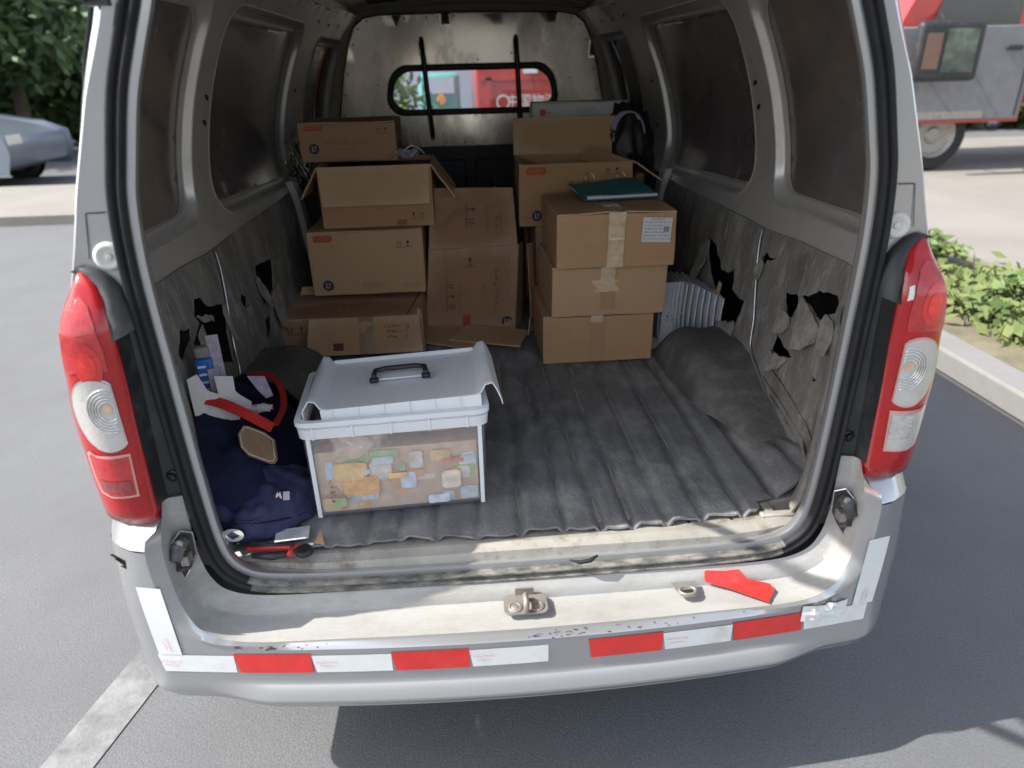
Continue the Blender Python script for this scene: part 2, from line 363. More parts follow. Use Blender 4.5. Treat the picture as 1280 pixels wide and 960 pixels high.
hg = leaves('hedge', (-14, 17, 1.3), (9, .8, 1.3), 16000, .22, leafd, None, 22, zmin=.05); tag(hg, 'dark hedge beyond the street trees at left', 'hedge', kind='stuff')
hg = leaves('hedge', (16, 14, 1.2), (9, .8, 1.2), 16000, .2, leafd, None, 23, zmin=.05); tag(hg, 'dark hedge beyond the red truck at right', 'hedge', kind='stuff')
def shrub(x, y, r, h, label, seed):
    s_ = empty('verge_shrub', (x,y,.1)); tag(s_, label, 'shrub', 'shrubs on the verge')
    b = MB()
    for a in range(5): b.tube([(0,0,0),(math.cos(a*1.3)*r*.5, math.sin(a*1.3)*r*.5, h*.7)], [.012,.006], 5)
    b.build('stem', barkm, s_); leaves('foliage', (0,0,h*.6), (r,r,h*.42), 1800, .035, leafm, s_, seed)
shrub(3.0, 2.15, .30, .30, 'low green shrub on the verge nearest the right tail lamp', 11)
shrub(3.1, 3.4, .22, .22, 'smaller green shrub on the verge farther along the kerb', 12)

def wheel(name, parent, c, r, wd, axis=(0,1,0)):
    b = MB(); b.disc(c, axis, [(r*.58,-wd*.2),(r*.63,-wd/2),(r*.93,-wd/2),(r,-wd*.3),(r,wd*.3),(r*.93,wd/2),(r*.63,wd/2),(r*.58,wd*.2)], 28); o = b.build(name, tyre, parent); crisp(o)
    b = MB(); b.disc(c, axis, [(r*.12,-wd*.42),(r*.2,-wd*.40),(r*.25,-wd*.30),(r*.5,-wd*.34),(r*.56,-wd*.46),(r*.62,-wd*.52),(r*.62,wd*.52),(r*.56,wd*.46),(r*.5,wd*.34),(r*.25,wd*.30),(r*.2,wd*.40),(r*.12,wd*.42)], 24); crisp(b.build('rim', steel_dull, o))
    return o
# red truck parked at the right
tr = empty('red_truck', (4.95, 7.3, .115)); tag(tr, 'red box truck parked beyond the verge at the right edge', 'truck')
b = MB(); b.box(1.9,0,1.55,6.5,2.2,3.6); bevel(b.build('cargo_box', truck_red, tr), .03)
b = MB(); b.v = []; 
V, Fc = loft([[(0,y0,.62),(1.75,y0,.62),(1.75,y0,2.35),(.45,y0,2.35),(.05,y0,1.45)] for y0 in (.06, 2.1)], True, True)
b.add(V, Fc + [(0,1,2,3,4)[::-1],(5,6,7,8,9)]); bevel(b.build('cab', truck_red, tr), .05)
b = MB(); b.box(-.02,.03,.60,1.77,.058,1.62); bevel(b.build('lower_cladding', mat('grey_cladding',(.16,.16,.17),.6), tr), .02)
b = MB(); b.add([(.36,.045,1.45),(1.5,.045,1.45),(1.5,.045,2.15),(.62,.045,2.15)], [(0,1,2,3)]); b.build('side_window', tint2, tr)
b = MB(); b.box(1.85,.3,.75,6.4,1.9,1.0); b.box(1.9,.12,1.25,6.5,2.1,1.53); b.build('chassis', grey_plastic, tr)
for x_ in (.32,1.70): b = MB(); b.box(x_,.022,.64,x_+.014,.03,1.60); b.build('door_gap', cavity, tr)
b = MB(); b.box(1.40,.0,1.36,1.60,.03,1.41); bevel(b.build('door_handle', black_plastic, tr), .01)
b = MB(); b.box(.4,.015,.62,1.3,.16,.70); b.build('step', steel_dull, tr)
b = MB(); b.box(2.6,.1,.55,4.3,.4,1.1); b.build('tool_locker', steel_dull, tr)
for x_ in (.85, 5.1): wheel('wheel', tr, (x_, .28, .42), .42, .26)
for z_ in (2.0,2.2,2.4): b = MB(); b.box(-.03,.02,z_-.04,.12,.05,z_+.04); b.build('reflective_stripe', white_tape, tr)
mr_ = MB(); mr_.box(.04,-.42,1.05,.80,-.30,1.66); mo = mr_.build('door_mirror', black_plastic, tr); bevel(mo, .05, 3)
b = MB(); b.box(.34,-.429,1.14,.71,-.424,1.58); b.build('mirror_glass', mat('mirror_glass', (.05,.07,.05), .08, .8, .5, 5, col2=(.25,.29,.27)), mo)
b = MB(); b.box(.12,-.429,1.18,.30,-.424,1.54); b.build('mirror_backing', mat('brown_plastic', (.15,.085,.06), .6), mo)  # brown is the plastic's own colour
b = MB(); b.tube([(.4,-.38,1.5),(.5,0,1.75)], .015); b.tube([(.4,-.38,1.2),(.5,.05,1.1)], .015); b.build('mirror_arm', black_plastic, tr)
# grey-blue car at the left
def car(loc, label, paint, name='parked_car', rz=0, group=None):
    c = empty(name, loc, rz); tag(c, label, 'car', group)
    side = [(-2.15,.28),(2.15,.28),(2.22,.50),(2.20,.68),(1.9,.80),(1.25,.92),(.55,1.33),(.1,1.43),(-.7,1.45),(-1.35,1.38),(-1.95,1.0),(-2.2,.92),(-2.24,.6)]
    V, Fc = loft([[(x, y0*(1 if z < .95 else .85), z) for x, z in side] for y0 in (-.85,.85)], True, True)
    o = mk('body', V, Fc+[tuple(range(13))[::-1], tuple(range(13,26))], paint, c); bevel(o, .05, 3)
    for x_ in (-1.35, 1.4):
        for sgn in (-1, 1): b = MB(); b.disc((x_, sgn*.852, .33), (0,sgn,0), [(.38,0),(.38,.004)], 24); b.build('wheel_arch', cavity, c)
    for x_ in (-.35, .62): b = MB(); b.box(x_,-.862,.35,x_+.012,-.85,.95); b.build('door_gap', cavity, c)
    for sgn in (-1, 1):
        mk('side_window', [(x, sgn*yy, z) for x, yy, z in ((-1.75,.86,.97),(1.05,.86,.96),(.45,.735,1.29),(-1.25,.735,1.34))], [(0,1,2,3)], tint2, c)
    for x_ in (-1.35, 1.4):
        for sgn in (-1, 1): wheel('wheel', c, (x_, sgn*.80, .31), .31, .2)
    for x_ in (-2.24,): mk('tail_lamp', [(x_,-.8,.7),(x_,-.5,.7),(x_,-.5,.84),(x_,-.8,.84)], [(0,1,2,3)], lens_red, c)
    mk('headlamp', [(2.26,-.8,.62),(2.26,-.45,.62),(2.25,-.45,.74),(2.25,-.8,.74)], [(0,1,2,3)], lens_clear, c)
    b = MB(); b.box(1.0,-.98,.92,1.12,-.84,1.05); bevel(b.build('door_mirror', paint, c), .02)
    return c
car((-8.4, 9.9, 0), 'grey-blue hatchback parked across the road at far left', car_grey)
# what stands ahead, seen through the partition window
t2 = empty('tipper_truck', (.12, 6.4, 0)); tag(t2, 'red truck back with white lettering seen through the partition window', 'truck')
b = MB(); b.box(0,0,.6,1.15,2.6,2.3); bevel(b.build('tailboard', truck_red, t2), .03)
b = MB(); b.box(.04,-.03,1.30,1.10,.005,1.33); b.box(.1,-.03,.85,.16,.004,1.33); b.box(.9,-.03,.85,.96,.004,1.33); b.build('frame_rib', truck_red, t2)
b = MB(); b.box(.48,-.036,1.36,.62,-.006,1.47); b.build('number_plate', white_tape, t2)
b = MB(); b.box(1.02,-.036,.9,1.09,-.006,1.38); b.build('reflective_stripe', white_tape, t2)
text('lettering', '中国物流', .13, Matrix.Translation((.56,-.012,1.10)) @ FRONT, white_ink, t2)
b = MB(); b.disc((.27,-.010,1.10),(0,-1,0),[(.066,0),(.07,.004)],20); lo_ = b.build('emblem', white_ink, t2)
b = MB(); b.disc((.27,-.0145,1.10),(0,-1,0),[(.052,0),(.054,.002)],20); b.build('emblem_centre', truck_red, lo_)
for x_ in (.2,.95): wheel('wheel', t2, (x_, .5, .45), .45, .25, (1,0,0))
t3 = empty('teal_truck', (-.60, 6.9, 0)); tag(t3, 'teal truck cab with amber lamp seen through the partition window', 'truck')
b = MB(); b.box(.12,0,.5,.56,1.5,1.38); bevel(b.build('cab', car_teal, t3), .04)
b = MB(); b.box(.18,-.02,1.18,.5,-.004,1.34); b.build('window', pale_blue, t3)
b = MB(); b.disc((.36,-.02,1.12),(0,-1,0),[(.05,0),(.045,.03)],14); b.build('lamp', mat('amber_lens', (.8,.35,.08), .3), t3)
b = MB(); b.box(.2,-.02,.75,.48,-.004,.95); b.build('bumper', steel_dull, t3)
for x_ in (.2,.5): wheel('wheel', t3, (x_, .7, .36), .36, .18, (1,0,0))
t4 = empty('sky_backdrop', (-3.4, 9.6, 0)); tag(t4, 'pale blue panels added ahead of the van as a stand-in for sky', 'wall')  # added panels give the pale sky tone behind the partition window
for i in range(8): b = MB(); b.box(i*.8,0,0,i*.8+.785,.08,1.9); b.build('panel', pale_blue, t4)

# ================================================================== THE VAN
van = empty('cargo_van', (0,0,0)); tag(van, 'silver cargo van with its rear opening seen from behind and worn interior', 'van')
# half-width contours at the rear plane, by height
SI = [(1.68,.25),(1.655,.36),(1.62,.43),(1.58,.453),(1.54,.473),(1.496,.490),(1.444,.512),(1.385,.535),(1.30,.558),(1.25,.570),(1.19,.577),(1.13,.580),
      (1.06,.580),(.99,.579),(.89,.578),(.78,.576),(.67,.572),(.615,.567),(.585,.560),(.562,.548),(.545,.528),(.535,.505),(.529,.47)]
HALF = [(0.0,1.685),(.13,1.684)] + [(w_, z_) for z_, w_ in SI] + [(.40,.524),(.30,.521),(.15,.519),(0,.518)]
HALF = [(max(0,p.x), p.y) for p in spline([Vector((a, b_, 0)) for a, b_ in HALF], 3)]
def ring(off):
    # closed contour offset outward by off, as (x, z)
    pts = HALF; out = []
    for i, p in enumerate(pts):
        a = Vector(pts[max(i-1,0)]); c = Vector(pts[min(i+1,len(pts)-1)]); t = (c-a).normalized()
        n_ = Vector((-t.y, t.x)) if True else None
        q = Vector(p) + n_*off
        if i in (0, len(pts)-1): q = Vector((0, p[1] + (off if i == 0 else -off)))
        out.append((max(0, q.x), q.y))
    right = out; left = [(-x, z) for x, z in out[1:-1]][::-1]
    return right + left
def ringloop(off, y): return [(x, y, z) for x, z in ring(off)]
# lip flange (silver) and seal
V, Fc = loft([ringloop(.010,.030), ringloop(.0,.024), ringloop(-.009,.018), ringloop(-.0115,.010), ringloop(-.0125,.002), ringloop(-.0115,-.002), ringloop(-.003,-.003), ringloop(.004,-.003), ringloop(.010,.03)], True)
o = crisp(mk('door_flange', V, Fc, silver, van, True), 38)
V, Fc = loft([ringloop(.001,.004), ringloop(.001,-.010), ringloop(.003,-.016), ringloop(.0075,-.017), ringloop(.0105,-.011), ringloop(.0125,-.0085), ringloop(.0145,-.011), ringloop(.017,-.017),
              ringloop(.022,-.018), ringloop(.026,-.013), ringloop(.028,.0), ringloop(.026,.012), ringloop(.006,.012)], True)
seal = mk('door_seal', V, Fc, [rubber, rubber_worn], van, True)
for p in seal.data.polygons:
    if p.center.z < .56 and abs(p.center.x) < .52: p.material_index = 1

# jamb (U loft), half stations mirrored
ST = {
 'A': [(.602,-.012,.735),(.602,-.012,.66),(.600,-.012,.60),(.590,-.012,.553),(.564,-.013,.519),(.50,-.014,.501),(.35,-.015,.497),(.18,-.015,.496),(0,-.015,.496)],
 'B': [(.622,-.016,.735),(.622,-.018,.66),(.619,-.019,.60),(.607,-.020,.545),(.580,-.021,.508),(.505,-.021,.487),(.35,-.022,.484),(.18,-.024,.484),(0,-.025,.484)],
 'B2':[(.625,-.018,.735),(.625,-.020,.66),(.622,-.021,.60),(.610,-.023,.541),(.582,-.024,.504),(.506,-.025,.481),(.35,-.027,.479),(.18,-.029,.479),(0,-.030,.479)],
 'C': [(.628,-.022,.735),(.630,-.026,.66),(.627,-.028,.594),(.613,-.028,.528),(.584,-.028,.486),(.510,-.028,.464),(.35,-.030,.462),(.18,-.032,.462),(0,-.033,.462)],
 'C2':[(.630,-.030,.735),(.632,-.036,.66),(.629,-.040,.594),(.616,-.040,.527),(.586,-.040,.483),(.512,-.040,.460),(.35,-.041,.458),(.18,-.043,.458),(0,-.044,.458)],
 'D': [(.630,-.046,.712),(.637,-.058,.66),(.635,-.064,.595),(.623,-.070,.526),(.592,-.080,.480),(.52,-.086,.456),(.35,-.094,.455),(.18,-.100,.455),(0,-.103,.455)],
 'E': [(.634,-.058,.702),(.645,-.066,.658),(.644,-.072,.588),(.633,-.079,.519),(.602,-.089,.474),(.528,-.095,.455),(.35,-.102,.454),(.18,-.108,.454),(0,-.111,.454)],
 'E2':[(.650,-.060,.690),(.658,-.069,.655),(.657,-.076,.582),(.646,-.083,.510),(.613,-.092,.465),(.535,-.098,.446),(.35,-.108,.445),(.18,-.1145,.445),(0,-.1175,.445)]}
def full(k, z0=True):
    P = spline([Vector(p) for p in ST[k]], 5)
    if k == 'E2': P = [bumper_map(p.x, p.z, .0004) for p in P]
    R_ = P; L_ = [Vector((-p.x, p.y, p.z)) for p in P[:-1]]
    return L_ + R_[::-1]
V, Fc = loft([full(k) for k in ('A','B','B2','C','C2','D')])
crisp(mk('sill_step', V, Fc, sill_paint, van), 50)
# bumper face
def plan(s):
    sg = 1 if s >= 0 else -1; a = abs(s)
    if a <= .68: return sg*a, -.1215+.1*a*a, 0
    x0, y0 = .68, -.1215+.1*.4624; th0 = math.atan(.136); R = .085; th = th0 + (a-.68)/R
    if th < PI/2-.03:
        return sg*(x0+R*(math.sin(th)-math.sin(th0))), y0 - R*(math.cos(th)-math.cos(th0)), th
    t1 = PI/2-.03; x1 = x0+R*(math.sin(t1)-math.sin(th0)); y1 = y0-R*(math.cos(t1)-math.cos(th0)); rest = (a-.68)-(t1-th0)*R
    return sg*(x1+rest*.03), y1+rest, t1
def bumper_map(s, z, off=0):
    x, y, th = plan(s); k = -.013*ss(.362,.346,z)*ss(.60,.42,abs(s)) if False else 0
    band = .022*(1-ss(.340,.352,z))*ss(.62,.48,abs(s)) if z < .36 else 0
    low = .02*(1-ss(.30,.335,z))
    up = .010*ss(.50,.70,z)*ss(.66,.72,abs(s))
    o = off + band - low - up
    nx = (1 if s > 0 else -1)*math.sin(th); ny = -math.cos(th)
    return Vector((x+nx*o, y+ny*o, z))
E2 = full('E2'); inner_sz = [(p.x, p.z) for p in E2]
inner = [(x, z) for x, z in inner_sz if z <= .668]
outer = [(.735,.668),(1.10,.668),(1.12,.45),(1.05,.32),(.78,.298),(.6,.300),(.4,.300),(0,.300),(-.4,.300),(-.6,.300),(-.78,.300),(-1.05,.32),(-1.12,.45),(-1.10,.668),(-.735,.668)]
poly = [p for p in inner] + outer
bf = sheet('bumper', poly, [], lambda s, z: bumper_map(s, z), silver, van, .016)
bumper = bf
V, Fc = loft([full('D'), full('E'), full('E2')])
o = crisp(mk('bumper_edge', V, Fc, silver, van), 60); bumper_edge = o
for sg in (-1, 1):
    # shoulder below the lamp
    a = [bumper_map(sg*s, .668) for s in (.657,.685,.71,.73,.75,.78,.84,.92,1.10)]
    b_ = [p + Vector((-sg*(.003+.0012*i), .020 if i < 5 else .006, .034)) for i, p in enumerate(a)]
    c_ = [p + Vector((-sg*(.006+.003*i), .050 if i < 5 else .02, .043)) for i, p in enumerate(a)]
    b_[0] = Vector((sg*.637,-.060,.701)); c_[0] = Vector((sg*.630,-.046,.713))
    V, Fc = loft([a, b_, c_], False, sg > 0); crisp(mk('bumper_shoulder', V, Fc, silver, van), 40)
# reflective tape on the bumper
def tape_piece(s0, s1, z0, z1, mt, skew=0, name='reflective_tape', off=.0012, jag=0, zf=None):
    n = max(2, int(abs(s1-s0)/.02)); V = []; Fc = []
    for i in range(n+1):
        t = i/n; s = s0+(s1-s0)*t
        V.append(bumper_map(s+(skew if i in (0,) else 0)*0, z1, off)); V.append(bumper_map(s+skew*(1 if i == 0 else 0), z0, off))
    for i in range(n): Fc.append((2*i+1, 2*i+3, 2*i+2, 2*i))
    return mk(name, V, Fc, mt, van, True)
TZ0, TZ1 = .389, .431
tapes = [(-.692,-.548,white_tape),(-.548,-.404,red_tape),(-.404,-.256,white_tape),(-.256,-.112,red_tape),(-.112,.036,white_tape),(.112,.256,red_tape),(.256,.394,white_tape),(.394,.541,red_tape),(.541,.678,white_tape)]
TO = []
for i, (a, b_, mt_) in enumerate(tapes):
    o = tape_piece(a, b_, TZ0, TZ1 + (.004 if mt_ is red_tape else 0), mt_, .006, off=.0016 if mt_ is red_tape else .0011)
    o['label'] = 'red reflective strip' if mt_ is red_tape else 'white reflective strip'; TO.append(o)
def side_tape(sg):
    V = []; Fc = []; n = 8
    for i in range(n+1):
        z = .589+(.432-.589)*i/n; sA = .648 - .004*i/n; sB = .694 - .006*i/n
        V += [bumper_map(sg*sA, z, .0019), bumper_map(sg*sB, z, .0019)]
    for i in range(n): Fc.append((2*i, 2*i+1, 2*i+3, 2*i+2) if sg > 0 else (2*i+1, 2*i, 2*i+2, 2*i+3))
    o = mk('reflective_tape', V, Fc, white_tape, van, True); o['label'] = 'white upright reflective strip'; return o
sideT = [side_tape(-1), side_tape(1)]
def glyph_marks(n, w_, h_, seed, rows=2):
    # small unreadable print: clusters of strokes in the XY plane
    R = random.Random(seed); m_ = MB()
    for r in range(rows):
        k = n if r == 0 else int(n*.7); x = -w_/2 if r == 0 else -w_*.35; st = w_/n
        for i in range(k):
            for q in range(3):
                px, py = x+st*(i+R.random()*.55), (rows/2-r-.75)*h_/rows + R.random()*h_/rows*.55
                if R.random() < .5: m_.quad((px,py,0),(px+st*.45,py,0),(px+st*.45,py+h_*.05,0),(px,py+h_*.05,0))
                else: m_.quad((px,py,0),(px+st*.12,py,0),(px+st*.12,py+h_*.22/rows*1.5,0),(px,py+h_*.22/rows*1.5,0))
    return m_
def place_marks(m_, M, name, mt, parent):
    o = m_.build(name, mt, parent); o.data.transform(M); o.data.update(); return o
redprint = mat('red_print', (.62,.16,.15), .7)
for i, (s_, t) in enumerate(((-.668,TO[0]),(-.375,TO[2]),(-.083,TO[4]),(.285,TO[6]))):
    p = bumper_map(s_, .409, .0026); place_marks(glyph_marks(9,.042,.017,i), Matrix.Translation(p) @ Matrix.Rotation(2*.1*s_, 4, 'Z') @ FRONT, 'printed_lettering', redprint, t)
for sg, t in ((-1, sideT[0]), (1, sideT[1])):
    p = bumper_map(sg*.667, .455, .0032); place_marks(glyph_marks(9,.036,.017,20+sg), Matrix.Translation(p) @ Matrix.Rotation(2*.1*sg*.66, 4, 'Z') @ FRONT @ Matrix.Rotation(sg*1.4, 4, 'Z'), 'printed_lettering', redprint, t)
# loose red tape stuck over sill and step at right
def loft_pts(name, rows, mt, parent, smooth=True):
    V, Fc = loft([[Vector(p) for p in r] for r in rows]); return mk(name, V, Fc, mt, parent, smooth)
o = loft_pts('reflective_tape', [[(.362,-.0205,.4895),(.40,-.003,.4965),(.424,-.003,.4965)],[(.360,-.0285,.4815),(.405,-.0265,.4833),(.436,-.0262,.4845)],
        [(.362,-.0325,.4725),(.41,-.0325,.4735),(.447,-.0325,.4740)],[(.40,-.0475,.4683),(.43,-.0470,.4685),(.487,-.0460,.4697)],[(.468,-.0885,.4620),(.478,-.075,.4640),(.492,-.0600,.4672)]], red_tape, van)
o['label'] = 'loose red reflective strip folded over the sill'; solid(o, .0006, 1)
# crumpled dent with torn tape on the right bumper corner
R = random.Random(5); rows = []
for j in range(6):
    r = []
    for i in range(12):
        s = .535+.095*i/11; z = .452-.038*j/5
        r.append(bumper_map(s, z, .003+R.random()*.006*math.sin(PI*i/11)))
    rows.append(r)
o = loft_pts('torn_tape', rows, white_tape, van, False); o['label'] = 'crumpled torn strip of white tape'
# scratches
m_ = MB(); R = random.Random(3)
for i in range(46):
    s = R.choice([R.uniform(-.02,.12), R.uniform(.05,.42), R.uniform(-.55,-.35), R.uniform(.1,.3)])
    src = full('E'); px = min(src, key=lambda p: abs(p.x-s)); px2 = min(full('E2'), key=lambda p: abs(p.x-s)); t = R.random()
    p = px.lerp(px2, t) + Vector((s-px.x, -.0012, .0012)); a = R.uniform(0, PI); l = R.uniform(.0015,.008); wd = R.uniform(.0006,.0018)
    d = Vector((math.cos(a)*l, -.25*math.sin(a)*l, math.sin(a)*l*.6)); n_ = Vector((-math.sin(a)*wd, 0, math.cos(a)*wd))
    m_.quad(p-d-n_, p+d-n_*.3, p+d*.8+n_, p-d*.7+n_)
m_.build('paint_chips', mat('primer_chip', (.06,.05,.05), .7), bumper_edge)
m_ = MB(); p = bumper_map(-.715,.632,.002)
for dx, dz, l in ((0,0,.022),(-.006,.012,.018),(.006,-.012,.014)):
    a = p+Vector((dx-.01, -.002, dz+l*.6)); c = p+Vector((dx+.012, -.002, dz-l*.7)); m_.quad(a, a+Vector((.006,0,.002)), c+Vector((.004,0,.006)), c)
m_.build('paint_gash', ink, bumper)

# tail lamps
IN = [(1.141,.655),(1.119,.634),(1.087,.625),(1.035,.621),(.967,.622),(.895,.626),(.811,.629),(.76,.631),(.712,.633)]
OUT = [(1.141,.664),(1.118,.679),(1.065,.697),(1.011,.708),(.96,.718),(.92,.732),(.868,.738),(.82,.737),(.76,.739),(.712,.736)]
def iw(z): return interp(-z, [-a for a, _ in IN], [b for _, b in IN])
def ow(z): return interp(-z, [-a for a, _ in OUT], [b for _, b in OUT])
def lamp_y(w_, z): return -.056 + 5.2*max(0, w_-.655)**2 + .035*ss(1.06,1.15,z) - .004*math.sin(max(0,min(1,(z-.71)/.43))*PI) - .010*math.sin(max(0,min(1,(w_-.632)/.11))*PI)*ss(1.14,1.04,z)*ss(.70,.74,z)
def lamp_sheet(name, poly, off, mt, parent, sg, step=.013, th=0):
    pl = resample(poly, .010)
    o = sheet(name, [(p[0], p[1]) for p in pl], [], lambda a, b: (sg*a, lamp_y(a, b)-off, b), mt, parent, step, True, flip=sg < 0)
    return o
def rounded(c, rx, rz, n=28, a0=0, a1=2*PI): return [(c[0]+rx*math.cos(a0+(a1-a0)*k/n), c[1]+rz*math.sin(a0+(a1-a0)*k/n)) for k in range(n)]
def lamp(sg):
    L_ = 'tail_lamp'
    poly = [(iw(z), z) for z in [1.141-.0215*k for k in range(20)]] + [(ow(z), z) for z in [.7325+.0215*k for k in range(20)]]
    zs = [1.143-.0215*k for k in range(21)]
    V = []; Fc = []; rows = []
    for z in zs:
        a, c = iw(z), ow(z); r = []
        r.append((sg*(a-.001), lamp_y(a,z)+.03, z))
        for k in range(11):
            ww = a+(c-a)*k/10; e = .006*(1-min(1, min(k, 10-k)/2.))**2
            r.append((sg*ww, lamp_y(ww,z)+e, z))
        r.append((sg*(c+.001), lamp_y(c,z)+.05, z)); rows.append(r)
    bot = [(p[0], p[1]+.03, p[2]+.001) for p in rows[-1]]; top = [(p[0], p[1]+.02, p[2]) for p in rows[0]]
    V, Fc = loft([top]+rows+[bot], False, sg < 0)
    o = mk(L_, V, Fc, lens_red, van, True)
    # inner optics, each slightly proud of the red shell
    up = [(.640,1.075),(.636,1.03),(.637,1.00),(.655,.999),(.685,1.000),(.700,.995),(.702,1.01),(.694,1.05),(.684,1.088),(.672,1.108),(.660,1.113),(.648,1.10)]
    lamp_sheet('upper_lens', up, .0016, lens_dark, o, sg)
    ce = (.662,1.012) if sg < 0 else (.672,1.045)
    for q, (rx_, rz_) in enumerate(((.020,.036),(.012,.022))): lamp_sheet('stop_reflector', [(max(.638, x), z) for x, z in rounded(ce, rx_, rz_)] if q else [(max(.6365+.0001*i, x), z) for i, (x, z) in enumerate(rounded(ce, rx_, rz_))], .0024+.0008*q, (lens_mid, lens_bright)[q], o, sg, .008)
    if sg > 0: lamp_sheet('side_marker', [(.6275,1.075),(.636,1.078),(.636,1.055),(.6265,1.052)], .003, white_tape, o, sg)
    circ = [(x, z) for x, z in rounded((.668,.913),.062,.070, 36, -PI*.62, PI*.62)]
    circ = [p for p in circ if p[0] > .640] + [(.638,.985),(.639,.95),(.641,.90),(.642,.85)]
    circ = [(max(.640, x), z) for x, z in rounded((.664,.926),.044,.062, 40)]
    c2_ = []
    for p in circ:
        if not c2_ or (Vector(p)-Vector(c2_[-1])).length > 1e-4: c2_.append(p)
    rim = [(max(.638, .664+(x-.664)*1.07), .926+(z-.926)*1.05) for x, z in c2_]
    lamp_sheet('lens_rim', rim, .0022, lens_edge if sg > 0 else lens_chrome, o, sg, .02)
    lamp_sheet('indicator_lens', c2_, .0034, lens_clear, o, sg, .01)
    rc = (.650,.934)
    for k0, r_ in enumerate((.036,.031,.026,.021,.016)):
        P = [(x, z) for x, z in rounded(rc, r_*.85, r_*1.05, 40, -PI*.75, PI*.75) if x > .6415]
        b = MB(); b.tube([(sg*x, lamp_y(x, z)-.0042, z) for x, z in P], .0011, 5); b.build('reflector_ring', lens_chrome, o, True)
    lamp_sheet('bulb', [(max(.6405+.00005*i, x), z) for i, (x, z) in enumerate(rounded((.651,.938), .007, .009, 18))], .0046, lens_amber, o, sg, .02)
    low = [(.643,.850),(.668,.848),(.695,.850),(.705,.855),(.710,.849),(.711,.81),(.707,.781),(.690,.775),(.648,.776)]
    lamp_sheet('lens_rim', [(.640,.854),(.695,.854),(.706,.859),(.714,.853),(.715,.81),(.711,.777),(.69,.771),(.645,.772)], .0015, lens_edge, o, sg, .02)
    if sg > 0:
        lamp_sheet('reversing_lens', low, .0024, lens_clear, o, sg)
        lamp_sheet('reversing_reflector', [(.645,.846),(.684,.846),(.684,.799),(.646,.799)], .0036, lens_chrome, o, sg, .007)
    else:
        lamp_sheet('fog_lens', low, .0024, lens_dark, o, sg)
        lamp_sheet('fog_reflector', [(.650,.805),(.690,.805),(.703,.808),(.702,.785),(.652,.782)], .0036, mat('dull_red_reflector',(.30,.05,.05),.25,.3,.3,70,coat=1,bump=.4,bscale=200), o, sg, .01)
    return o
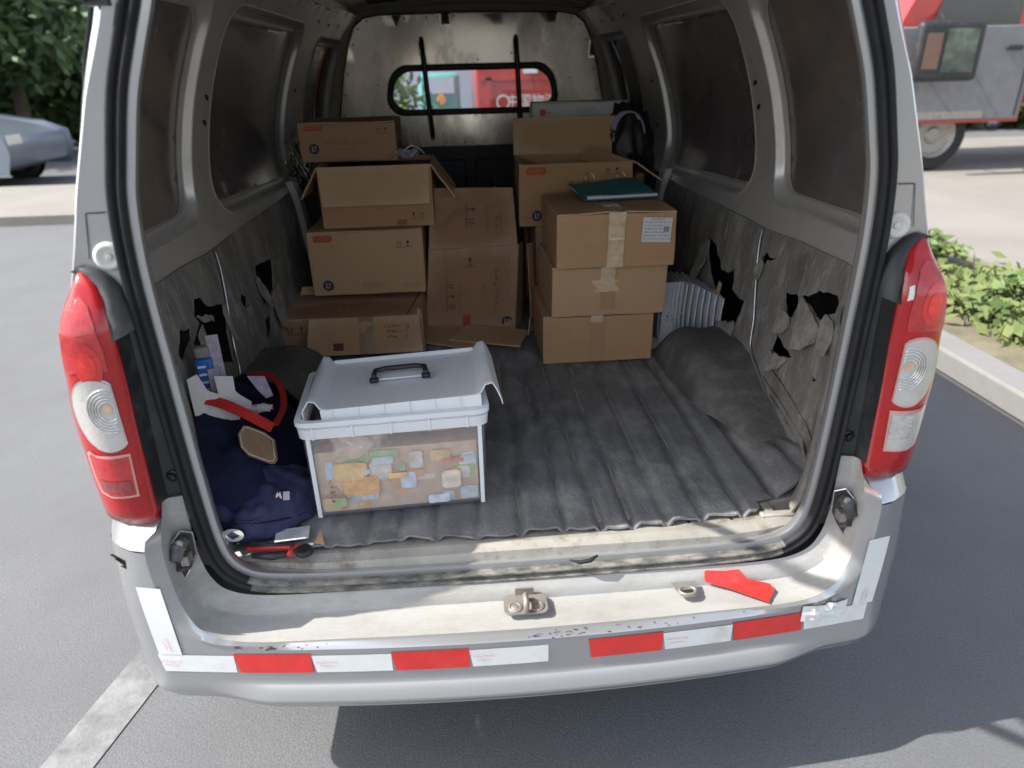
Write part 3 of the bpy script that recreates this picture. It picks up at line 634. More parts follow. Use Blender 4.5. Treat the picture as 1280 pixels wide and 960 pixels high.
for sg in (-1, 1):
    l_ = lamp(sg); l_['label'] = 'left tail lamp with red lower lens' if sg < 0 else 'right tail lamp with clear lower lens'
    # black trim between lamp and seal
    rows = []
    for z in [1.098-.02*k for k in range(19)]+[.735]:
        lx, ly = iw(z), lamp_y(iw(z), z)
        rows.append([(sg*.602,-.004,z),(sg*.606,-.007,z),(sg*(lx-.012),-.010,z),(sg*(lx-.006),-.013,z),(sg*(lx-.004),-.020,z),(sg*(lx-.001),ly+.012,z),(sg*lx,ly+.03,z)])
    V, Fc = loft(rows, False, sg < 0); tr_ = crisp(mk('lamp_trim', V, Fc, black_plastic, van), 40)
    # rounded cap over the lamp tip
    cap = [];
    prof = [(1.05,.600,.622),(1.085,.603,.626),(1.11,.610,.634),(1.128,.620,.646),(1.142,.634,.660),(1.149,.648,.670),(1.150,.656,.676)]
    for z, a, c in prof:
        ly = lamp_y(min(c,.70), z)
        cap.append([(sg*a,.0,z),(sg*(a+.001),-.012,z),(sg*(a*.6+c*.4),ly*.72-.004,z-.001),(sg*c,ly+.004,z-.006),(sg*(c+.003),ly+.02,z-.012)])
    V, Fc = loft(cap, False, sg < 0); mk('lamp_cap', V, Fc, grey_plastic if sg < 0 else black_plastic, van, True)
    for z, a in ((1.060,.6105),(.775,.6105)):
        b = MB(); b.disc((sg*a,-.0085,z),(0,-1,0),[(.0115,0),(.0115,.002),(.0095,.003),(.008,.0015),(.0065,.0015),(.0055,.006),(.003,.0065)],18)
        crisp(b.build('trim_screw', black_metal, tr_))
    # pillar panel above the lamp
    PO = [(1.81,.02),(1.80,.20),(1.76,.40),(1.68,.475),(1.58,.53),(1.49,.562),(1.445,.581),(1.385,.606),(1.31,.630),(1.25,.649),(1.20,.662),(1.14,.682),(1.09,.700),(1.0,.72),(.90,.73)]
    rows = []
    PO = [(p.x, p.y) for p in spline([Vector((a, b_, 0)) for a, b_ in PO], 3)]
    for z, wo in PO:
        wi = interp(-z, [-1.713,-1.68,-1.655,-1.62,-1.58,-1.496,-1.444,-1.385,-1.30,-1.25,-1.19,-1.0,-.9], [.02,.30,.40,.462,.482,.516,.538,.561,.583,.594,.602,.602,.602])
        if z > 1.713: wi = wo*.6; 
        fr = interp(z, [1.14,1.2,1.30,1.45,1.6], [.93,.90,.78,.55,.5]); wm = wi+(wo-wi)*fr
        r = [(wi-.003,.006,z),(wi,-.001,z),((wi+wm)/2,-.003,z),(wm-.003,-.0045,z),(wm,-.005,z),(wm+.004,-.002,z),(wo-.009,.007,z),(wo-.003,.013,z),(wo,.022,z),(wo+.008,.10,z)]
        rows.append([(sg*x, y, z_) for x, y, z_ in r])
    V, Fc = loft(rows, False, sg < 0); crisp(mk('pillar_panel', V, Fc, silver, van), 28)
    # hole panel below the trim
    b = MB(); b.add([(sg*.602,-.0045,.733),(sg*.629,-.0135,.733),(sg*.631,-.0150,.680),(sg*.602,-.0050,.680)], [(0,1,2,3)[::-sg]])
    hp = b.build('jamb_plate', silver, van); solid(hp, .003, -1)
    b = MB(); b.disc((sg*.6115,-.0085,.706),(0,-1,0),[(.0085,0),(.0085,.0022),(.0068,.0024),(.0066,-.002)],18); crisp(b.build('hole_plug', black_plastic, hp))
    # panel gaps
    b = MB()
    for (x0,z0,x1,z1) in ((.606,1.228,.634,1.228),(.634,1.228,.646,1.160)):
        d = Vector((x1-x0,0,z1-z0)).normalized(); n_ = Vector((-d.z,0,d.x))*.0008; a = Vector((sg*x0,-.0035,z0)); c = Vector((sg*x1,-.0050,z1)); n_.x *= sg
        yy = Vector((0,-.0020,0)); b.quad(a-n_+yy, c-n_+yy, c+n_+yy, a+n_+yy)
    b.build('panel_gap', black_plastic, van)
    # buffer
    b = MB(); b.disc((sg*.618,-.003,1.163),(-.2*sg,-1,.12),[(.022,-.004),(.0222,.002),(.020,.007),(.017,.009),(.015,.0095),(.011,.007),(.009,.006),(.006,.006),(.005,.009),(.002,.0095)],28)
    bu = crisp(b.build('rubber_buffer', mat('white_nylon', (.55,.54,.50), .45, 0, .1, 30, dirt=(.38,.35,.3), dscale=30), van), 50)
    # latch recess
    poly = [(.598,.662),(.614,.672),(.628,.655),(.650,.612),(.646,.575),(.640,.546),(.612,.590),(.600,.615)]
    b = MB(); n = len(poly)
    yl = lambda x: -.016 - max(0, x-.60)*.62
    V = [(sg*x, yl(x)-.0025, z) for x, z in poly]; b.add(V, [tuple(range(n))[::sg]])
    lt = b.build('latch_plate', black_plastic, van)
    b = MB()
    rim_ = [(sg*x, yl(x)-.004, z) for x, z in poly]; b.tube([Vector(p) for p in rim_]+[Vector(rim_[0])], .0016, 5); b.build('latch_edge', silver, lt)
    b = MB(); b.tube([(sg*.612,-.024,.652),(sg*.620,-.038,.645),(sg*.626,-.042,.625),(sg*.624,-.038,.603),(sg*.616,-.030,.594)], [.011,.013,.013,.012,.009], 10); b.build('latch_wedge', mat('worn_wedge_rubber',(.06,.06,.062),.5,0,.3,50,dirt=(.2,.2,.2),dscale=40,bump=.3), lt, True)
    b = MB(); b.tube([(sg*.610,-.034,.640),(sg*.640,-.044,.630)], .005, 8); b.box(*( (.606,-.044,.606,.620,-.024,.625) if sg > 0 else (-.620,-.044,.606,-.606,-.024,.625))); b.disc((sg*.615,-.038,.652),(0,-1,.3),[(.007,0),(.007,.004),(.004,.006)],12); b.build('latch_bolt', steel_dull, lt)

# striker, ring plate, sill holes
b = MB(); rr = rrect(-.042,-.083,.042,-.033,.012)
b.add([(x, y, .4695 + (y+.083)*.02 + .0035) for x, y in rr], [tuple(range(len(rr)))]); sp = b.build('striker_plate', steel_dull, van); solid(sp, .003, -1)
b = MB(); b.box(-.018,-.0345,.468,.018,-.0315,.490); b.build('striker_tab', steel_dull, sp)
b = MB()
for x in (-.021,.021): b.disc((x,-.066,.473),(0,-.1,1),[(.0135,0),(.0135,.003),(.010,.004),(.009,.002),(.006,.003),(.003,.004)],16)
crisp(b.build('striker_bolt', steel_dull, sp))
b = MB(); b.tube([(0,-.080,.474),(0,-.080,.486),(0,-.074,.494),(0,-.058,.496),(0,-.050,.488),(0,-.048,.474)], .0055, 9); b.build('striker_loop', steel_dull, sp, True)
b = MB(); pts = [(.292,-.0325),(.342,-.0325),(.338,-.052)] + [(.318+.020*math.cos(a), -.058+.013*math.sin(a)) for a in [0-.2*k*PI/1.0 for k in range(1,5)]] + [(.296,-.052)]
b.add([(x, y, .4735-(-.0325-y)*.05) for x, y in pts], [tuple(range(len(pts)))[::-1]]); rp = b.build('tow_plate', steel_dull, van); solid(rp, .003, 1)
b = MB(); P = [(.318+.016*math.cos(2*PI*k/20), -.056+.011*math.sin(2*PI*k/20), .476) for k in range(21)]; b.tube(P, .003, 6, False); b.build('tow_ring', steel_dull, rp, True)
b = MB(); b.disc((.318,-.056,.4745),(0,0,1),[(.011,0),(.011,.001)],16); b.build('ring_hole', cavity, rp)
b = MB()
for x in (-.17,.18,-.33,.42,.05): b.disc((x,-.0085,.489),(0,-.5,1),[(.0065,0),(.0065,.001)],14)
b.build('drain_hole', cavity, van)
# curled strip of torn seal
b = MB(); b.tube([(.09,-.019,.540),(.11,-.024,.536),(.13,-.026,.541),(.145,-.022,.549)], [.001,.004,.0045,.002], 6); b.build('seal_tear', rubber, seal, True)

# ------------------------------------------------------------------ interior
ZZ = [.5,.71,1.0,1.05,1.10,1.2,1.35,1.5,1.6,1.68]; WW = [.665,.69,.718,.74,.76,.755,.72,.66,.60,.50]
def wx(z, y=1):
    w_ = sum(interp(z+d, ZZ, WW) for d in (-.05,-.025,0,.025,.05))/5; w_ *= 1-.07*ss(1.75,2.5,y)
    k = ss(.03,.24,y); wi = interp(-z, [-1.68,-1.655,-1.62,-1.58,-1.496,-1.444,-1.385,-1.30,-1.25,-1.19,-.67,-.585,-.53], [.30,.40,.445,.465,.50,.522,.545,.568,.58,.588,.584,.575,.54])
    return wi+(w_-wi)*k
W1 = rrect(.26,1.072,.770,1.575,.075,6); W2 = rrect(.900,1.052,1.80,1.570,.085,6); W3 = rrect(2.06,1.065,2.47,1.54,.05,5)
W1 = [(y + (.04*(z-1.3)), z) for y, z in W1]; W2 = [(y+.10*(z-1.3)*ss(1.2,1.8,y), z - .03*ss(.9,1.8,y)*ss(1.3,1.06,z)) for y, z in W2]
def shrink(poly, d):
    cx = sum(p[0] for p in poly)/len(poly); cz = sum(p[1] for p in poly)/len(poly)
    hx = max(p[0] for p in poly)-cx; hz = max(p[1] for p in poly)-cz
    return [(cx+(p[0]-cx)*(1-d/hx), cz+(p[1]-cz)*(1-d/hz)) for p in poly]
for sg in (-1, 1):
    wout = [(.032,1.005),(.4,1.010),(.8,1.003),(1.4,.99),(2.0,1.005),(2.62,1.005),(2.62,1.64),(1.4,1.645),(.032,1.64)]
    o = sheet('inner_wall', wout, [W1, W2, W3], lambda y, z: (sg*wx(z, y), y, z), inner_paint, van, .035, True, flip=sg > 0)
    wall_o = o
    for i, W in enumerate((W1, W2, W3)):
        Wd = resample(W, .02)
        L0 = [Vector((sg*(wx(p[1],p[0])), p[0], p[1])) for p in Wd]
        def at(d, dep): return [Vector((sg*(wx(q[1],q[0])+dep), q[0], q[1])) for q in shrink([tuple(p) for p in Wd], d)]
        lo = [at(-.006,-.001), at(-.003,-.004), at(0,-.003), at(.003,.002), at(.007,.014), at(.011,.021), at(.022,.024), at(.025,.0225), at(.030,.030)]
        V, Fc = loft(lo, True, sg > 0); fr = mk('window_frame', V, Fc, inner_paint, van, True)
        pn = [tuple(q) for q in shrink([tuple(p) for p in Wd], .029)]
        pane = sheet('window_pane', pn, [], lambda y, z: (sg*(wx(z,y)+.029+.004*math.sin(y*7)), y, z), tint if i < 2 else tint2, fr, .05, True, flip=sg > 0)
        if i < 2:
            V, Fc = loft([at(.023,.0215), at(.0245,.0185), at(.026,.0215)], True, sg > 0); mk('seam_bead', V, Fc, mat('sealant_bead',(.5,.47,.42),.3,.2), fr, True)
    # small details: holes on the rail and pillar
    for y, z in ((.86,1.36),(.86,1.30),(1.93,1.59),(2.1,1.585),(2.25,1.59),(1.90,1.35),(1.9,1.18)):
        b = MB(); x = wx(z,y); b.disc((sg*(x-.001), y, z), (-sg,0,.15), [(.0095,0),(.0095,.0015)], 12)
        b.build('wall_hole', cavity, wall_o)
    # roof rail with seam
    V, Fc = loft([[(sg*x, y, z) for y in (.03,.6,1.2,1.8,2.62)] for x, z in ((.572,1.628),(.556,1.634),(.545,1.630),(.540,1.645),(.533,1.660),(.51,1.672),(.45,1.684))], False, sg > 0)
    crisp(mk('roof_rail', V, Fc, rail_paint, van), 30)
    b = MB()
    for k in range(9): b.disc((sg*.551,.45+k*.25,1.6285), (0,0,-1), [(.008,0),(.008,.002)], 10)
    b.build('rail_bolt', black_plastic, van)
    # window gasket visible in the middle window: dark rounded quarter window (left) / reflection pane frame (right)
# liners
def liner_map(sg, dep=0):
    def f(y, z):
        n = noise.noise(Vector((y*6, z*6, sg*3)))*.007 + noise.noise(Vector((y*22, z*14, sg*5)))*.003
        return (sg*(wx(z,y)-.006+n-dep), y, z)
    return f
LT = { -1: [[(.497,.942),(.533,.933),(.556,.902),(.600,.893),(.627,.885),(.652,.879),(.640,.845),(.618,.788),(.600,.737),(.479,.790),(.406,.838),(.420,.862),(.443,.872),(.478,.891),(.465,.911)],
              [(.374,.911),(.428,.893),(.413,.872),(.392,.866),(.330,.850),(.327,.872)]],
       1: [[(.667,.939),(.642,.956),(.620,.948),(.586,.956),(.605,.944),(.625,.938),(.640,.919)],
           [(.502,.891),(.47,.895),(.440,.906),(.425,.894),(.436,.849),(.452,.842),(.475,.852),(.492,.87)],
           [(.421,.908),(.385,.918),(.349,.940),(.31,.948),(.280,.952),(.262,.938),(.266,.916),(.289,.905),(.308,.884),(.340,.885),(.375,.897)],
           [(.491,.795),(.44,.772),(.395,.760),(.44,.745),(.501,.736),(.496,.765)],
           [(.555,.907),(.562,.898),(.548,.897)],[(.289,.757),(.268,.757),(.284,.746)],[(.33,.83),(.322,.824),(.336,.820)]]}
LF = { -1: [[(.960,.985-.09),(1.022,.888),(1.148,.870),(1.075,.793),(1.017,.779),(.931,.779),(.987,.814),(.949,.863)],
              [(.776,.863),(.830,.846),(.804,.828),(.775,.826),(.760,.847)],[(.917,.741),(.983,.739),(.943,.701),(.880,.691)],
              [(.80,.955),(.815,.95),(.81,.938),(.797,.940)],[(.86,.885),(.872,.875),(.862,.865)]],
       1: [[(1.071,.898),(1.03,.900),(.993,.893),(.965,.872),(.940,.859),(.915,.838),(.860,.842),(.825,.865),(.812,.84),(.805,.806),(.76,.80),(.717,.800),(.718,.762),(.731,.731),(.79,.712),(.858,.694),(.890,.72),(.93,.77),(.985,.80),(1.03,.84)],
           [(.985,.72),(.945,.76),(.905,.70),(.915,.665),(.96,.66)]]}
PATCH = { -1: ([[(.640,.845),(.652,.879),(.63,.885),(.618,.86),(.612,.80),(.625,.79)],[(.465,.911),(.51,.895),(.545,.885),(.54,.873),(.49,.885),(.478,.893)],[(.443,.872),(.478,.888),(.472,.855),(.455,.82),(.43,.79),(.42,.81),(.43,.85)]],
                [[(.987,.814),(.949,.863),(.93,.86),(.93,.80),(.955,.765),(.985,.775)],[(1.02,.779),(1.075,.793),(1.12,.80),(1.10,.75),(1.06,.70),(1.02,.66),(.99,.70),(1.0,.74)],[(.776,.826),(.805,.828),(.80,.80),(.78,.80)]]),
          1: ([[(.375,.899),(.330,.884),(.300,.870),(.298,.84),(.33,.805),(.372,.795),(.392,.83),(.40,.868)],[(.475,.853),(.440,.849),(.428,.83),(.455,.80),(.50,.792),(.50,.83)],[(.501,.737),(.44,.745),(.405,.755),(.43,.715),(.48,.690),(.510,.705)],
               [(.308,.884),(.289,.903),(.262,.905),(.24,.88),(.235,.83),(.28,.835)],[(.667,.94),(.64,.93),(.628,.91),(.645,.88),(.672,.89)]],
              [[(.731,.733),(.79,.714),(.85,.696),(.84,.665),(.77,.66),(.725,.69)],[(1.03,.895),(1.075,.90),(1.10,.84),(1.09,.77),(1.04,.76),(1.02,.83)]]) }
for sg in (-1, 1):
    RIB = lambda z: interp(z, [.57,.60,.66,.70,.78,.88,1.01], [.36,.40,.515,.60,.622,.662,.705])
    zs = [.57,.60,.63,.66,.70,.78,.88,.96,1.006]
    nearp = [(.045,.57)] + [(RIB(z)-.004, z) for z in zs] + [(.5,1.016),(.3,1.018),(.20,1.008),(.12,.985),(.045,.96)]
    farp = [(RIB(z)+.004, z) for z in zs][::-1] + [(2.45,.57),(2.45,1.012),(1.9,1.012),(1.4,1.004),(1.0,1.008),(.8,1.008)]
    for P_, H in ((nearp, LT[sg]), (farp, LF[sg])):
        o = sheet('wall_liner', P_, [rough_poly(h, .0045, .010, i+sg*3) for i, h in enumerate(H)], liner_map(sg), liner, van, .03, True, flip=sg > 0)
        solid(o, .004, -1 if sg > 0 else -1); ln = o
        for q, pp in enumerate(PATCH[sg][0 if P_ is nearp else 1]):
            cy0 = max(p[1] for p in pp)
            fp = sheet('torn_flap', rough_poly(pp, .0065, .007, q+sg*5), [], lambda y, z: (lambda v: (v[0]-sg*(.004+.35*max(0, cy0-z-.02)**1.2+.004*noise.noise(Vector((y*30,z*30,q)))), v[1], v[2]))(liner_map(sg, .002)(y, z)), liner_pale, ln, .012, True, flip=sg > 0)
            solid(fp, .0015)
    # pressed metal seam between the liner panels
    P = [Vector((sg*(wx(z, RIB(z))-.010), RIB(z), z)) for z in zs]
    b = MB(); b.tube(spline(P, 4), .0035, 6); b.build('liner_seam', silver, van, True)
    for q0, q1 in (((.50,.665),(.17,.600)),((.44,.640),(.17,.575)),((.47,.700),(.20,.640))):
        P = [Vector((sg*(wx(q0[1]+(q1[1]-q0[1])*t, q0[0]+(q1[0]-q0[0])*t)-.008), q0[0]+(q1[0]-q0[0])*t, q0[1]+(q1[1]-q0[1])*t)) for t in (0,.25,.5,.75,1)]
        b = MB(); b.tube(P, [.001,.005,.006,.006,.003], 6); b.build('pressed_rib', liner, van, True)
    # outer skin behind the tears
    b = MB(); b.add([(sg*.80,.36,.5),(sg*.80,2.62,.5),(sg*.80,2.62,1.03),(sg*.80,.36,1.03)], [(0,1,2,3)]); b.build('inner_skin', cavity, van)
    # pillar post in the middle of the cargo bay seen beyond the liner
    if sg < 0:
        P = [Vector((sg*.655,1.60,z)) for z in (.60,.75,.90,1.0)]
    b = MB(); V, Fc = loft([[(sg*(wx(z,1.62)-.005), 1.60, z),(sg*(wx(z,1.6)-.030),1.60,z),(sg*(wx(z,1.6)-.034),1.63,z),(sg*(wx(z,1.6)-.030),1.67,z),(sg*(wx(z,1.6)-.004),1.68,z)] for z in (.57,.7,.85,1.0,1.045)], False, sg < 0)
    crisp(mk('wall_post', V, Fc, inner_paint, van))
# strips bridging far tear on the right
m_ = MB(); m_.add([(.690,.90,.805),(.693,.885,.80),(.686,.905,.70),(.684,.935,.69)], [(0,1,2,3)]); solid(m_.build('torn_flap', card_in, van), .002)
def hanging(pts, mt, name='torn_flap'):
    o = mk(name, pts, [tuple(range(len(pts)))], mt, van); solid(o, .003); return o
0 and hanging([(.668,1.04,.905),(.664,1.10,.83),(.668,1.09,.775),(.672,1.02,.765),(.680,.99,.80),(.682,1.005,.86)], liner_pale)

# wheel arches (felt covered) and floor
def arch(sg):
    rows = []; ys = [.27,.32,.375,.44,.48,.53,.60,.67,.74,.80,.85,.89,.92,.94,.955]
    hs = [.004,.022,.040,.058,.075,.092,.108,.116,.117,.113,.102,.083,.060,.035,.0]; ins = [.60,.585,.568,.552,.538,.525,.512,.505,.500,.498,.499,.503,.508,.516,.53]
    for y, h, wi in zip(ys, hs, ins):
        r = []; zb = .566
        for k in range(13):
            t = k/12
            if t < .5: u = t/.5; x = wi + .075*(1-math.cos(u*PI/2)); z = zb + h*math.sin(u*PI/2)
            else: u = (t-.5)/.5; x = wi+.075 + (.72-wi-.075)*u; z = zb+h + .012*u
            n = noise.noise(Vector((x*9, y*9, z*9+sg*4)))*.012 + noise.noise(Vector((x*12, y*30, z*10)))*.010 + noise.noise(Vector((x*40, y*40, z*30)))*.002
            r.append((sg*(x+n*.4), y+n*.5, z+n*(.9 if h > .02 else .2)))
        rows.append(r)
    rows.append([(p[0], .962, .55) for p in rows[-1]])
    V, Fc = loft(rows, False, sg > 0); return mk('wheel_arch', V, Fc, arch_felt, van, True)
arch(-1); arch(1)
# metal cargo floor with step at the sill
prof = [(2.62,.553),(.5,.553),(.13,.553),(.085,.553),(.080,.5505),(.045,.5505),(.040,.555),(.030,.5555),(.022,.552),(.010,.549),(.008,.530)]
V, Fc = loft([[(x, y + (.0 if abs(x) < .45 else (abs(x)-.45)*.25), z) for x in [-.70,-.6,-.5,-.4,-.2,0,.2,.4,.5,.6,.70]] for y, z in prof], False, True)
crisp(mk('cargo_floor', V, Fc, floor_metal, van), 25)
b = MB()
for x, y in ((-.31,.058),(-.02,.060),(.35,.060),(.44,.062),(-.18,.085)): b.disc((x,y,.5512),(0,0,1),[(.004,0),(.004,.0006)],10)
b.build('floor_hole', cavity, van)
b = MB(); b.box(.50,.052,.5512,.585,.068,.562); b.box(.515,.068,.5512,.535,.10,.560); bevel(b.build('floor_bracket', floor_metal, van), .004)

# partition
PT = [(-.655,1.065),(.655,1.065),(.668,1.09),(.642,1.213),(.603,1.40),(.565,1.53),(.535,1.595),(.49,1.628),(.42,1.640),(0,1.645),(-.42,1.640),(-.49,1.628),(-.535,1.595),(-.565,1.53),(-.603,1.40),(-.642,1.213),(-.668,1.09)]
WIN = rrect(-.412,1.212,.412,1.435,.085,8); WIN = [(x*(1-.05*ss(1.25,1.43,z)), z-.010*abs(x/.41)**3*ss(1.3,1.43,z)) for x, z in WIN]
part_y = lambda x, z: 2.52 + .008*noise.noise(Vector((x*3, z*4, 0))) + .05*(z-1.06)*0
pt = sheet('partition_panel', PT, [WIN], lambda x, z: (x, part_y(x,z), z), steel, van, .05, True, flip=True); solid(pt, .002, -1)
b = MB(); R = random.Random(2)
edge = resample([p for p in PT], .10)
for p in edge:
    q = Vector(p)*1.0; c = Vector((0,1.35)); d = (c-q).normalized()*.017; q = q+d
    b.disc((q.x, 2.517, q.y), (0,-1,0), [(.004,0),(.0038,.002),(.002,.003)], 8)
for x, z in ((-.24,1.475),(.19,1.475),(-.22,1.17),(.20,1.17),(-.10,1.12),(.12,1.115),(-.45,1.35),(.47,1.36),(-.5,1.2),(.03,1.45)): b.disc((x,2.517,z),(0,-1,0),[(.0042,0),(.004,.002)],8)
b.build('rivet', black_plastic, pt)
V, Fc = loft([[Vector((x, 2.512, z)) for x, z in resample(PT, .08)], [Vector((x*1.006, 2.508, 1.35+(z-1.35)*1.01)) for x, z in resample(PT, .08)], [Vector((x*1.012, 2.515, 1.35+(z-1.35)*1.02)) for x, z in resample(PT, .08)]], True, True)
mk('panel_edge', V, Fc, black_metal, pt, True)
Wd = resample(WIN, .02)
def wr(d, y): return [Vector((q[0], y, q[1])) for q in shrink([tuple(p) for p in Wd], d)]
V, Fc = loft([wr(-.004,2.519), wr(-.004,2.508), wr(.004,2.503), wr(.018,2.503), wr(.026,2.510), wr(.026,2.530), wr(-.004,2.530)], True, False)
wf = mk('window_frame', V, Fc, black_plastic, van, True); wf['label'] = 'black rubber frame of the partition window'
pn = [tuple(q) for q in shrink([tuple(p) for p in Wd], .024)]
sheet('window_pane', pn, [], lambda x, z: (x, 2.520, z), clear, wf, .1, False, flip=True)
for x in (-.219, .219):
    dx = .008 if x < 0 else .0; k = .012 if x < 0 else .008
    b = MB(); P = [(x-k,2.505,1.548),(x-k,2.496,1.520),(x-k*.6,2.492,1.46),(x,2.491,1.33),(x+k*.6,2.492,1.20),(x+k,2.496,1.125),(x+k,2.505,1.098)]
    b.tube(P, [.009,.013,.013,.0125,.013,.013,.009], 10); gb = b.build('guard_bar', black_metal, van, True)
    b = MB(); b.disc((x-k,2.500,1.540),(0,-1,.2),[(.007,0),(.006,.006)],10); b.disc((x+k,2.500,1.106),(0,-1,0),[(.007,0),(.006,.006)],10); b.build('bar_bolt', steel, gb)
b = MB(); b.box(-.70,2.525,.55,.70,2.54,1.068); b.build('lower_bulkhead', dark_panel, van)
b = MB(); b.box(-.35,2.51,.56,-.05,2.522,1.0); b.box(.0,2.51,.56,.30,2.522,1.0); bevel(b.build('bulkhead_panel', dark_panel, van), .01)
b = MB(); b.tube([(.085,2.38,.58),(.085,2.38,.93)], .006, 6); b.build('tie_rod', steel_dull, van)
# roof lining, bows
V, Fc = loft([[(x, y, 1.712-.12*x*x*1.0) for x in [-.56,-.45,-.3,-.15,0,.15,.3,.45,.56]] for y in (.03,.8,1.6,2.4,3.6)], False, False)
mk('roof_lining', V, Fc, headliner, van, True)
for y in (.95,1.75,2.44):
    V, Fc = loft([[(x, y+dy, 1.706-.12*x*x-dz) for x in [-.55,-.45,-.3,-.15,0,.15,.3,.45,.55]] for dy, dz in ((0,0),(.005,.022),(.045,.024),(.05,0))], False, False)
    crisp(mk('roof_bow', V, Fc, mat('bow_paint',(.16,.145,.13),.6), van), 30)
V, Fc = loft([[(x, 2.545, z) for x, z in PT[2:17]], [(x*1.12, 2.60, 1.30+(z-1.30)*1.22) for x, z in PT[2:17]]], False, True)
mk('front_bow', V, Fc, rail_paint, van, True)
# cab beyond: seat tops, sun visors, windscreen pillars, scuttle
b = MB(); b.box(-.60,3.42,1.44,-.05,3.45,1.62); bevel(b.build('sun_visor', headliner, van), .012)
b = MB(); b.box(.05,3.42,1.45,.60,3.45,1.62); bevel(b.build('sun_visor', headliner, van), .012)
b = MB(); b.tube([(-.70,3.2,1.6),(-.74,3.9,1.05)], .04, 8); b.tube([(.70,3.2,1.6),(.74,3.9,1.05)], .04, 8); b.build('windscreen_pillar', headliner, van)
b = MB(); b.box(-.70,3.6,.5,.70,4.0,1.0); bevel(b.build('dashboard', black_plastic, van), .05)
mk('windscreen', [(-.70,3.95,1.02),(.70,3.95,1.02),(.62,3.35,1.62),(-.62,3.35,1.62)], [(0,1,2,3)], clear, van)
# outer body: sides, roof, floor pan, wheels, tailgate
for sg in (-1, 1):
    rows = []
    for y in (.34,1.0,2.0,2.8,3.3):
        k = 1 - .04*ss(2.6,3.3,y)
        rows.append([(sg*x*k, y, z) for x, z in ((.02,1.81),(.20,1.80),(.45,1.77),(.60,1.70),(.68,1.60),(.745,1.44),(.80,1.25),(.825,1.09),(.83,.98),(.825,.7),(.81,.40),(.78,.30))])
    V, Fc = loft(rows, False, sg < 0); crisp(mk('side_body', V, Fc, silver, van), 40)
    V, Fc = loft([[(sg*x*k, y, z) for x, z in ((.825,1.04),(.83,.98),(.825,.7),(.81,.40),(.78,.30))] for y, k in ((3.3,.96),(3.7,.93),(4.1,.86))], False, sg < 0); mk('front_wing', V, Fc, silver, van, True)
    for y in (.62, 3.1): wheel('wheel', van, (sg*.745, y, .29), .29, .17, (1,0,0))
    V, Fc = loft([[(sg*.20,.05,1.80),(sg*.41,.05,1.76),(sg*.487,.10,1.68),(sg*.545,.10,1.58),(sg*.60,.10,1.44),(sg*.665,.10,1.25),(sg*.705,.10,1.09),(sg*.735,.06,.98),(sg*.765,.10,.73)],[(sg*.20,.36,1.80),(sg*.45,.36,1.77),(sg*.60,.36,1.70),(sg*.68,.36,1.60),(sg*.745,.36,1.44),(sg*.80,.36,1.25),(sg*.825,.36,1.09),(sg*.83,.36,.98),(sg*.825,.36,.70)]], False, sg > 0); mk('corner_panel', V, Fc, silver, van, True)
b = MB(); b.box(-.68,.10,.32,.68,4.0,.50); b.build('floor_pan', black_plastic, van)
b = MB(); b.box(-.66,4.0,.35,.66,4.12,.95); bevel(b.build('front_panel', silver, van), .05)
tg = [(-.60,.02),(-.62,-.30),(-.63,-.62),(-.58,-.98),(-.3,-1.02),(.3,-1.02),(.58,-.98),(.63,-.62),(.62,-.30),(.60,.02)]
def tgz(y): return 1.80 + .20*(-y) + .03*math.sin(-y*3)
o = sheet('tailgate', [(a, b_) for a, b_ in tg], [], lambda x, y: (x, y, tgz(y)), silver, van, .1, True); solid(o, .045, 1); gate = o
for sg in (-1, 1):
    b = MB(); b.tube([(sg*.556,-.006,1.505),(sg*.560,-.13,1.64)], .011, 8); b.tube([(sg*.560,-.13,1.64),(sg*.565,-.33,1.86)], .016, 8); b.build('gas_strut', black_metal, van)
    b = MB(); b.box(min(sg*.528,sg*.560),-.012,1.494,max(sg*.528,sg*.560),.004,1.530); b.disc((sg*.548,-.010,1.508),(0,-1,.3),[(.009,0),(.009,.010),(.005,.013)],12); b.build('strut_bracket', black_plastic, van)

# ================================================================== CARGO
def carton_body(W, D, H, mt, parent, openb=False, seed=0, bulge=.0065):
    bm = bmesh.new(); bmesh.ops.create_cube(bm, size=1)
    bmesh.ops.subdivide_edges(bm, edges=bm.edges[:], cuts=7, use_grid_fill=True)
    for v in bm.verts:
        u = [v.co.x*2, v.co.y*2, v.co.z*2]
        p = Vector(((v.co.x+.5)*W, (v.co.y+.5)*D, (v.co.z+.5)*H))
        n = noise.noise_vector(p*7+Vector((seed*3.1,0,0)))
        for ax in range(3):
            o1, o2 = [u[k] for k in range(3) if k != ax]
            if abs(abs(u[ax])-1) < 1e-4:
                amt = bulge*(1-o1*o1)*(1-o2*o2)*(.3+n[ax]) ; p[ax] += (1 if u[ax] > 0 else -1)*amt*.9
        v.co = p + noise.noise_vector(p*9+Vector((0,seed*2.7,0)))*.0022
    if openb:
        top = [f for f in bm.faces if f.normal.z > .8 and f.calc_center_median().z > H*.98]
        bmesh.ops.delete(bm, geom=top, context='FACES')
    me = bpy.data.meshes.new('carton'); bm.to_mesh(me); bm.free()
    o = link('box_body', me, mt, parent)
    if openb: solid(o, .004, -1)
    bevel(o, .0022, 2, 50)
    return o
